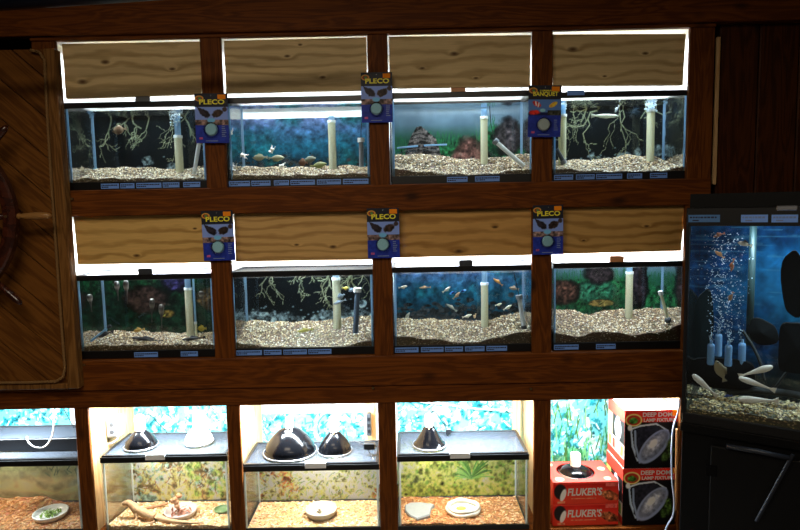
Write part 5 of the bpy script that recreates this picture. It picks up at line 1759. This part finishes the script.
g = .007
lb_(.004, BW - .004, .004, .004 + g, .01, ZT - .01, 'glass_pane', GLASS)
lb_(.004, BW - .004, BD - .011, BD - .004, .01, ZT - .01, 'glass_pane', GLASS)
lb_(.004, .011, .0115, BD - .0115, .01, ZT - .01, 'glass_pane', GLASS)
lb_(BW - .011, BW - .004, .0115, BD - .0115, .01, ZT - .01, 'glass_pane', GLASS)
lb_(.012, BW - .012, .012, BD - .012, .008, .015, 'glass_floor', GLASS)
m = MB(); ring(m, 0, BW, 0, BD, ZI1, ZT, .016, .002); m.build('top_frame', BLACKP, big, world=False)
m = MB(); ring(m, 0, BW, 0, BD, 0, ZI0, .016, .002); m.build('bottom_frame', BLACKP, big, world=False)
lb_(.001, .009, -.0005, .012, ZI0, ZI1, 'corner_seal', BLACKP)
lb_(-.003, .0, .01, BD, .01, ZT, 'side_backing', DARKIN)
# hood
hz = at(690, 194, YB).z - bz0
m = MB(); m.prism([(.004, ZT), (BW - .004, ZT), (BW - .004, hz), (.004, hz)], .03, BD - .002)
hood = m.build('hood', BLACKM, big, world=False)


def bigpt(px, py, d):
    """point on the plane d behind the tank's front face"""
    return at_plane(px, py, Vector((P0.x, P0.y, 0)) + V * d, V)


def bloc(px, py, d):
    return rootmat(big).inverted() @ bigpt(px, py, d)


a = bloc(776, 213, 0.0); b_ = bloc(798, 213, 0.0)
m = MB(); m.box(a.x, b_.x, -.004, .002, ZT - .012, ZT + .004, .003); m.build('hood_latch', SILV, big, world=False)
for (s0, s1) in ((688.5, 720), (741, 768), (771.5, 798)):
    a, b_ = bloc(s0, 218.5, 0), bloc(s1, 218.5, 0)
    zc = (a.z + b_.z) / 2
    m = MB(); m.box(a.x, b_.x, -.0016, 0, zc - .0115, zc + .0115); L_ = m.build('price_label', LABELB if s0 > 700 else plain('dim blue label', (70, 120, 180), .5), big, world=False)
    m = MB(); x = a.x + .004
    while x < b_.x - .008:
        ww = random.uniform(.004, .009); m.box(x, x + ww, -.0022, -.0015, zc + .001, zc + .006); x += ww + .002
    m.box(a.x + .012, a.x + .03, -.0022, -.0015, zc - .008, zc - .004); m.build('print', LABELI if s0 < 700 else GREYI, L_, world=False)
# blue backdrop
RNG = np.random.default_rng(91)
c = Canvas(260, 180, (0, 0, 0))
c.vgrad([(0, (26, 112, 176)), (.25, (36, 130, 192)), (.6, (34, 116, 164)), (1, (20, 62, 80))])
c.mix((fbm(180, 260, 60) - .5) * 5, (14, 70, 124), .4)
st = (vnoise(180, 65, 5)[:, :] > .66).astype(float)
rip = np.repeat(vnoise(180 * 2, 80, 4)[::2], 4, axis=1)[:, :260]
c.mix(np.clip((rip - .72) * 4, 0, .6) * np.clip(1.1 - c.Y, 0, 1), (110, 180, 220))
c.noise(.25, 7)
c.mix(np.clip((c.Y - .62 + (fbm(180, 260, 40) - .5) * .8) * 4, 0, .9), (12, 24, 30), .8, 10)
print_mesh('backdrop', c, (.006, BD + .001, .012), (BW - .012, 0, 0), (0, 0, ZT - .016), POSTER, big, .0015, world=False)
# water
lb_(.0115, BW - .0115, .0115, BD - .0115, .0155, ZI1 + .006, 'water', WATERC)

# gravel bed, built in the tank's frame
RNG = np.random.default_rng(4)


def bigbed():
    f = [bloc(px, py, .014) for px, py in ((686, 409), (740, 413), (800, 421))]
    kx = [bloc(px, py, BD - .02) for px, py in ((690, 386), (720, 391), (760, 399), (800, 404))]
    FX = lambda x: float(np.interp(x, [p.x for p in f], [p.z for p in f])) + .003 * math.sin(x * 40)
    BX = lambda x: float(np.interp(x, [p.x for p in kx], [p.z for p in kx])) + .004 * math.sin(x * 25 + 1)
    pal = [s2l(q) for q in [(186, 164, 110), (140, 120, 70), (108, 92, 60), (200, 180, 136), (84, 84, 60), (122, 102, 72), (158, 132, 84), (66, 58, 48)]]
    o, zf = bed('gravel', .0125, BW - .0125, .0125, BD - .0125, .016, FX, BX, pal, 'green tan gravel bed in the large aquarium', 'gravel', .0058, 3600, base=(70, 64, 46))
    # own_origin placed it in local numbers: carry it into the tank's frame
    o.data.transform(Matrix.Translation(o.location)); o.location = big.location; o.rotation_euler = big.rotation_euler
    return zf


zfG = bigbed()
BP = lambda d: (Vector((P0.x, P0.y, 0)) + V * d, V)
RB = Matrix.Rotation(R(BIGA), 4, 'Z')


def bthing(name, mb, mat, loc, lb, cat, grp=None, smooth=True, kind=None):
    """mb built in world axes about the origin, turned with the tank"""
    o = mb.build(name, mat, None, smooth=smooth, M=RB)
    o.location = loc
    return tag(o, lb, cat, grp, kind)


for i, (px, y0, y1, d, lb) in enumerate([(710.5, 344, 364.5, .10, 'blue air stone at the far left of the four'), (718, 334, 356, .14, 'blue air stone, second from the left and highest'), (728, 345, 366, .10, 'brightest blue air stone, third from the left'), (741.5, 343, 366, .16, 'dim blue air stone at the right of the four')]):
    p, q = bigpt(px, y1, d), bigpt(px, y0, d)
    k = (p - CAM).length / FPX
    h = q.z - p.z
    root = empty('air_stone', p, lb, 'air stone', 'blue air stones')
    m = MB(); m.lathe((0, 0, 0), [(2.6 * k, 0), (3.0 * k, .003), (3.0 * k, h - .006), (2.4 * k, h)], 18); m.build('stone', BLUEP, root, world=False)
    m = MB(); m.lathe((0, 0, 0), [(1.2 * k, h), (1.2 * k, h + .012)], 10); m.build('nozzle', SEAL, root, world=False)
    m = MB()
    random.seed(50 + i)
    top = bigpt(px, 232, d).z
    n = (150, 210, 230, 70)[i]
    for j in range(n):
        t = random.random() ** 1.35
        z = (q.z + .01) * (1 - t) + top * t
        sp = .003 + .013 * math.sin(min(1, t * 1.6) * 1.57)
        rr = random.uniform(.0008, .0022) * (1.25 if random.random() < .12 else 1)
        m.ell((random.gauss(0, sp) + .006 * math.sin(t * 7 + i), random.gauss(0, sp * .6), z - q.z), (rr, rr, rr * .8), 6, 4)
    bthing('bubbles', m, BUBBLE, q, ['rising bubbles above the far left air stone', 'dense rising bubbles above the highest air stone', 'dense rising bubbles above the brightest air stone', 'sparse rising bubbles above the dim right air stone'][i], 'bubbles', kind='stuff')
random.seed(5)
# uplift pipe, dark slabs, wood
p, q = bigpt(749, 345, .24), bigpt(749, 226, .24)
m = MB(); m.tube([(0, 0, 0), (0, 0, q.z - p.z)], .011, 16); bthing('filter_pipe', m, plain('grey green pipe', (44, 66, 66), .4), p, 'dull green upright pipe behind the bubbles of the large aquarium', 'pipe')


def slab(px, py, d, wp, hp, lean, mat, lb, name='slate_slab', cat='slab', pw=1.0, yaw=0):
    p = bigpt(px, py, d); k = (p - CAM).length / FPX
    m = MB(); n = 22; poly = []
    for i in range(n):
        a = 2 * math.pi * i / n
        x = wp / 2 * math.sin(a) * (1 + .07 * math.sin(3 * a + px)); z = -hp / 2 * math.cos(a) * (1 + .04 * math.sin(5 * a))
        if pw < 1:
            x = math.copysign(abs(math.sin(a)) ** pw, math.sin(a)) * wp / 2; z = -math.copysign(abs(math.cos(a)) ** pw, math.cos(a)) * hp / 2
        poly.append((x * k, z * k))
    m.prism(poly, -.010, .010)
    # crowned faces
    c0 = len(m.v); m.v += [(0, -.018, 0), (0, .018, 0)]
    m.f = m.f[2:] + [(c0, i, (i + 1) % n) for i in range(n)] + [(c0 + 1, n + (i + 1) % n, n + i) for i in range(n)]
    o = m.build(name, mat, None, M=RB @ Matrix.Rotation(R(yaw), 4, 'Z') @ Matrix.Rotation(R(lean), 4, 'Y'))
    o.location = p
    return tag(o, lb, cat)


SLATE = plain('black slate', (5, 7, 8), .8, var=.3, scale=20, bump=.4, spec=.1)
slab(794, 284, .10, 19, 56, -4, SLATE, 'tall dark pointed slate standing at the right of the large aquarium')
slab(701, 330, .22, 18, 74, 6, plain('dark green leaf', (6, 18, 20), .8, var=.3, scale=20, spec=.1), 'dark tall slab against the left glass of the large aquarium', yaw=8)
slab(797, 348, .16, 26, 42, 0, SLATE, 'black square rock at the right under the pointed slate', 'rock', 'rock', .35)
slab(722, 373, .16, 50, 26, -3, SLATE, 'long black rock behind the air stones', 'rock', 'rock', .5)
slab(762, 332, .24, 26, 20, 40, plain('dark driftwood', (9, 12, 13), .8, var=.4, scale=20, bump=.5, spec=.1), 'dark broad leaf shaped driftwood behind the pipe', 'driftwood', 'driftwood')
for i, (pts, r, lb) in enumerate([([(728, 394), (745, 390), (765, 391), (785, 393), (802, 396)], .012, 'long dark branch lying across the back of the gravel'), ([(742, 330), (752, 345), (760, 362), (764, 380)], .005, 'thin dark branch rising behind the upper white catfish'), ([(772, 392), (782, 378), (794, 364), (801, 358)], .004, 'thin dark twig at the lower right by the black rock')]):
    W_pts = [bigpt(px, py, .19 if i else .17) for px, py in pts]
    cable('branch', W_pts, r, plain('black wood', (22, 26, 25), .8, var=.4, scale=30, bump=.5), lb, 'driftwood')
# fish of the large aquarium
AL, AL2 = (236, 226, 214), (246, 240, 232)
for px, py, L, H, ang, d, lb in [(705, 385.5, 27, 7.5, -40, .05, 'white catfish at the left, nose up and left over the gravel'), (755.5, 371.5, 28, 7.4, 206, .08, 'white catfish nose up and right, highest of the right three'),
                                 (757, 384, 29, 7.0, -15, .07, 'white catfish nose left, middle of the right three'), (758, 400, 31, 8.4, 6, .035, 'white catfish resting on the gravel, lowest of the right three')]:
    fish(px, py, 0, L, H, ang, AL, AL2, lb, 'white catfish in the large aquarium', kind='cat', plane=BP(d), name='catfish', dors=False)
o = fish(720.5, 371, 0, 20, 10, -68, (150, 140, 112), (190, 180, 150), 'tan angelfish with trailing fins below the air stones', kind='disc', plane=BP(.07), name='angelfish')
for px, py, L, a, d, rgb, lb in [(719, 235, 10, 20, .12, (170, 110, 80), 'dim orange fish highest in the bubble column'), (719.5, 254.5, 10, -40, .06, (206, 170, 130), 'pale orange fish in the bubbles, second from the top'), (732.5, 265, 12, 80, .10, (176, 116, 80), 'orange fish pointing down right of the bubble column'), (731, 297, 10, 70, .12, (150, 110, 80), 'dim orange fish lowest beside the bubble column')]:
    fish(px, py, 0, L, 5, a, rgb, tuple(min(255, v + 24) for v in rgb), lb, plane=BP(d), name='goldfish')
fish(745, 244, 0, 12, 7, -15, (40, 38, 38), (220, 210, 196), 'black and white fish near the top beside the pipe', plane=BP(.06), stripe=((232, 224, 210), 12), name='goldfish')
fish(728, 396, 0, 7, 3.4, 20, (40, 70, 150), (90, 120, 190), 'tiny blue fish on the gravel by the dark branch', plane=BP(.06))

# stand
SH = bz0
st_ = empty('aquarium_stand', (P0.x, P0.y, 0), 'black wooden cabinet stand under the large aquarium', 'stand', None, R(BIGA))
lS = lambda x0, x1, y0, y1, z0, z1, nm, mt, par=None, bev=.0: MB().box(x0, x1, y0, y1, z0, z1, bev).build(nm, mt, par or st_, world=False)
lS(.0, BW, .012, BD - .01, 0, SH - .03, 'cabinet_body', BLACKM, None, .002)
lS(-.004, BW + .004, -.004, BD, SH - .03, SH, 'top_board', BLACKM, None, .003)
da = rootmat(big).inverted() @ at_plane(711, 445, Vector((P0.x, P0.y, 0)), V)
dr = lS(da.x, BW - .06, -.006, .0115, .08, SH + da.z, 'cabinet_door', plain('black door board', (9, 9, 10), .45, var=.2, scale=4, spec=.2), None, .003)
for zz in (.16, SH + da.z - .10):
    lS(da.x - .012, da.x + .02, -.010, -.0062, zz, zz + .035, 'hinge', BLACKG, dr, .001)
ha = rootmat(st_).inverted() @ at_plane(727, 444, Vector((P0.x, P0.y, 0)), V); hb_ = rootmat(st_).inverted() @ at_plane(790, 456, Vector((P0.x, P0.y, 0)), V)
hc = rootmat(st_).inverted() @ at_plane(793, 452, Vector((P0.x, P0.y, 0)), V); hd = rootmat(st_).inverted() @ at_plane(757, 518, Vector((P0.x, P0.y, 0)), V)
m = MB(); m.tube([(ha.x, -.02, ha.z), ((ha.x + hb_.x) / 2, -.024, (ha.z + hb_.z) / 2 + .004), (hb_.x, -.02, hb_.z)], .008, 10); m.build('rail_handle', plain('dark steel bar', (44, 48, 58), .35, .4), st_, world=False, smooth=True)
m = MB(); m.tube([(hc.x, -.022, hc.z), (hd.x, -.022, hd.z)], .0055, 10); m.build('stay_rod', plain('dark steel bar', (44, 48, 58), .35, .4), st_, world=False)

# ------------------------------------------------------------------ gate with rope and ship's wheel
YG = -.06
gx1 = at(68, 220, YG).x        # right edge of the upright
gxi = at(57, 220, YG).x        # inner edge of the upright
gzt, gzb = at(50, 49, YG).z, at(60, 388.5, YG).z
gx0 = -2.35
gate = empty('plank_gate', (gx0, YG, gzb), 'varnished gate of diagonal planks in a rope trimmed frame at the left', 'gate')
MB().box(gxi, gx1, YG - .012, -.0348, gzb, gzt, .004).build('stile', GATEF, gate)
MB().box(gx0, gxi, YG - .012, -.0348, gzb, gzb + .022, .003).build('bottom_rail', GATEF, gate)
MB().box(gx0, gx1 + .0, -.0345, -.0315, gzb + .002, gzt - .002).build('backing', GATEF, gate)


def clip_poly(poly, n, d):
    out = []
    for i in range(len(poly)):
        a, b_ = poly[i], poly[(i + 1) % len(poly)]
        da, db = a[0] * n[0] + a[1] * n[1] - d, b_[0] * n[0] + b_[1] * n[1] - d
        if da <= 0:
            out.append(a)
        if (da < 0) != (db < 0) and abs(da - db) > 1e-9:
            t = da / (da - db)
            out.append((a[0] + (b_[0] - a[0]) * t, a[1] + (b_[1] - a[1]) * t))
    return out


AN = R(-42)
nrm = (-math.sin(AN), math.cos(AN))      # across the planks
rect = [(gx0, gzb + .022), (gxi, gzb + .022), (gxi, gzt), (gx0, gzt)]
ds = [p[0] * nrm[0] + p[1] * nrm[1] for p in rect]
d = min(ds)
m = MB()
while d < max(ds):
    q = clip_poly(clip_poly(rect, nrm, d + .107), (-nrm[0], -nrm[1]), -d)
    if len(q) >= 3:
        # board turned so that its grain runs along the local X
        cx = sum(p[0] for p in q) / len(q); cz = sum(p[1] for p in q) / len(q)
        m.prism(q, YG, -.035)
    d += .111
pl = m.build('diagonal_planks', GATEW, gate)
pl.data.transform(Matrix.Rotation(-AN, 4, 'Y').inverted())
pl.rotation_euler = (0, -AN, 0)
m = MB()
ln = []
for px, py in ((30, 50), (39, 52), (44.5, 60), (47.5, 120), (52, 190), (57, 260), (62, 330), (65, 368), (63, 377), (56, 381.5), (30, 382.5), (-20, 383), (-80, 383)):
    ln.append(at(px, py, YG - .018))
for s in (0, math.pi):
    pts = []
    for i in range(len(ln) - 1):
        n_ = max(2, int((ln[i + 1] - ln[i]).length / .006))
        for k in range(n_):
            p = ln[i].lerp(ln[i + 1], k / n_)
            t = (ln[i + 1] - ln[i]).normalized()
            uu = t.cross(Vector((0, 1, 0))).normalized(); ww = Vector((0, 1, 0))
            ph = s + 2 * math.pi * len(pts) * .006 / .024
            pts.append(p + (uu * math.cos(ph) + ww * math.sin(ph)) * .0028)
    m.tube(pts, .0034, 6)
m.build('rope_trim', ROPE, gate, smooth=True)

YW = -.16
wc = at(-74, 218, YW); k = kpx(YW)
RW, RI, RH = 92 * k, 79 * k, 126 * k
wheel = empty('ship_wheel', wc, 'dark varnished wooden ship wheel mounted on the plank gate, cut by the left edge', 'ship wheel')
m = MB(); n = 64
prof = [(RI, -.012), (RI + .006, -.018), ((RI + RW) / 2, -.020), (RW - .006, -.018), (RW, -.012), (RW, .012), (RW - .006, .016), (RI + .006, .016), (RI, .012)]
vs = []
for i in range(n):
    a = 2 * math.pi * i / n
    for r, y in prof:
        vs.append((r * math.cos(a), y, r * math.sin(a)))
q = len(prof)
m.add(vs, [(i * q + j, i * q + (j + 1) % q, ((i + 1) % n) * q + (j + 1) % q, ((i + 1) % n) * q + j) for i in range(n) for j in range(q)])
m.build('rim', MAHOG, wheel, world=False)
m = MB(); m.lathe((0, 0, 0), [(.0, -.05), (.05, -.05), (.062, -.03), (.062, .03), (.04, .09)], 32); m.build('hub', MAHOG, wheel, world=False, M=Matrix.Rotation(R(-90), 4, 'X'))
HANDW = plain('lighter turned handle', (150, 108, 60), .35, var=.2)
for i in range(8):
    a = R(45 * i)
    m = MB()
    pr = [(.055, .010), (.075, .013), (RI * .5, .009), (RI * .85, .014), (RI, .010)]
    m.tube([(r, 0, 0) for r, _ in pr], [t for _, t in pr], 14)
    Mr = Matrix.Rotation(-a, 4, 'Y')
    sp = m.build('spoke', MAHOG, wheel, world=False, M=Mr, smooth=True)
    m = MB()
    L = RH - RW
    pr = [(0, .008), (.006, .011), (.014, .0075), (.022, .010), (L * .55, .0135), (L * .8, .0125), (L * .93, .0095), (L, .003)]
    m.tube([(RW + r, 0, 0) for r, _ in pr], [t for _, t in pr], 14)
    h_ = m.build('handle', HANDW if i == 0 else MAHOG, wheel, world=False, M=Mr, smooth=True)
    if i == 0:
        h_['label'] = 'lighter worn turned handle'
    m = MB(); m.tube([(RW - .03, -.0215, 0), (RW - .03, -.018, 0)], .005, 10); m.build('screw', BRASS, wheel, world=False, M=Mr)
lS = None

# ------------------------------------------------------------------ lights
def area(name, loc, size, sy, e, col, rot=(0, 0, 0)):
    L = bpy.data.lights.new(name, 'AREA'); L.shape = 'RECTANGLE'; L.size = size; L.size_y = sy; L.energy = e; L.color = col
    o = bpy.data.objects.new(name, L); COL.objects.link(o); o.location = loc; o.rotation_euler = rot
    return o


for i, (x, e) in enumerate(((-1.70, 22), (-1.0, 28), (-.40, 30), (.22, 28), (.82, 18))):
    area('strip_lamp', (x, .07, ZR3[1] - .004), .46, .05, e, (.80, .93, 1.0))
area('hood_lamp', tuple(Vector((P0.x, P0.y, bz0 + ZT - .004)) + U * BW * .45 + V * BD * .5), .6, .06, 9.0, (.66, .85, 1.0), (0, 0, R(BIGA)))
area('shop_lamp', (-.7, -1.9, 2.68), 1.2, .4, 24, (1.0, .86, .66), (0, 0, 0))
area('shop_lamp', (.2, -3.0, 2.68), 1.6, .5, 26, (1.0, .86, .66), (0, 0, 0))
w = bpy.data.worlds.new('world'); SC.world = w; w.use_nodes = True
w.node_tree.nodes['Background'].inputs[0].default_value = (.9, .8, .7, 1); w.node_tree.nodes['Background'].inputs[1].default_value = .05

SC.view_settings.view_transform = 'Standard'
SC.view_settings.look = 'None'
SC.view_settings.gamma = 1
SC.view_settings.exposure = 0.0
SC.cycles.transparent_max_bounces = 32
SC.cycles.max_bounces = 10
SC.cycles.diffuse_bounces = 4
SC.cycles.glossy_bounces = 5
SC.cycles.caustics_reflective = False
SC.cycles.caustics_refractive = False
SC.cycles.sample_clamp_indirect = 4
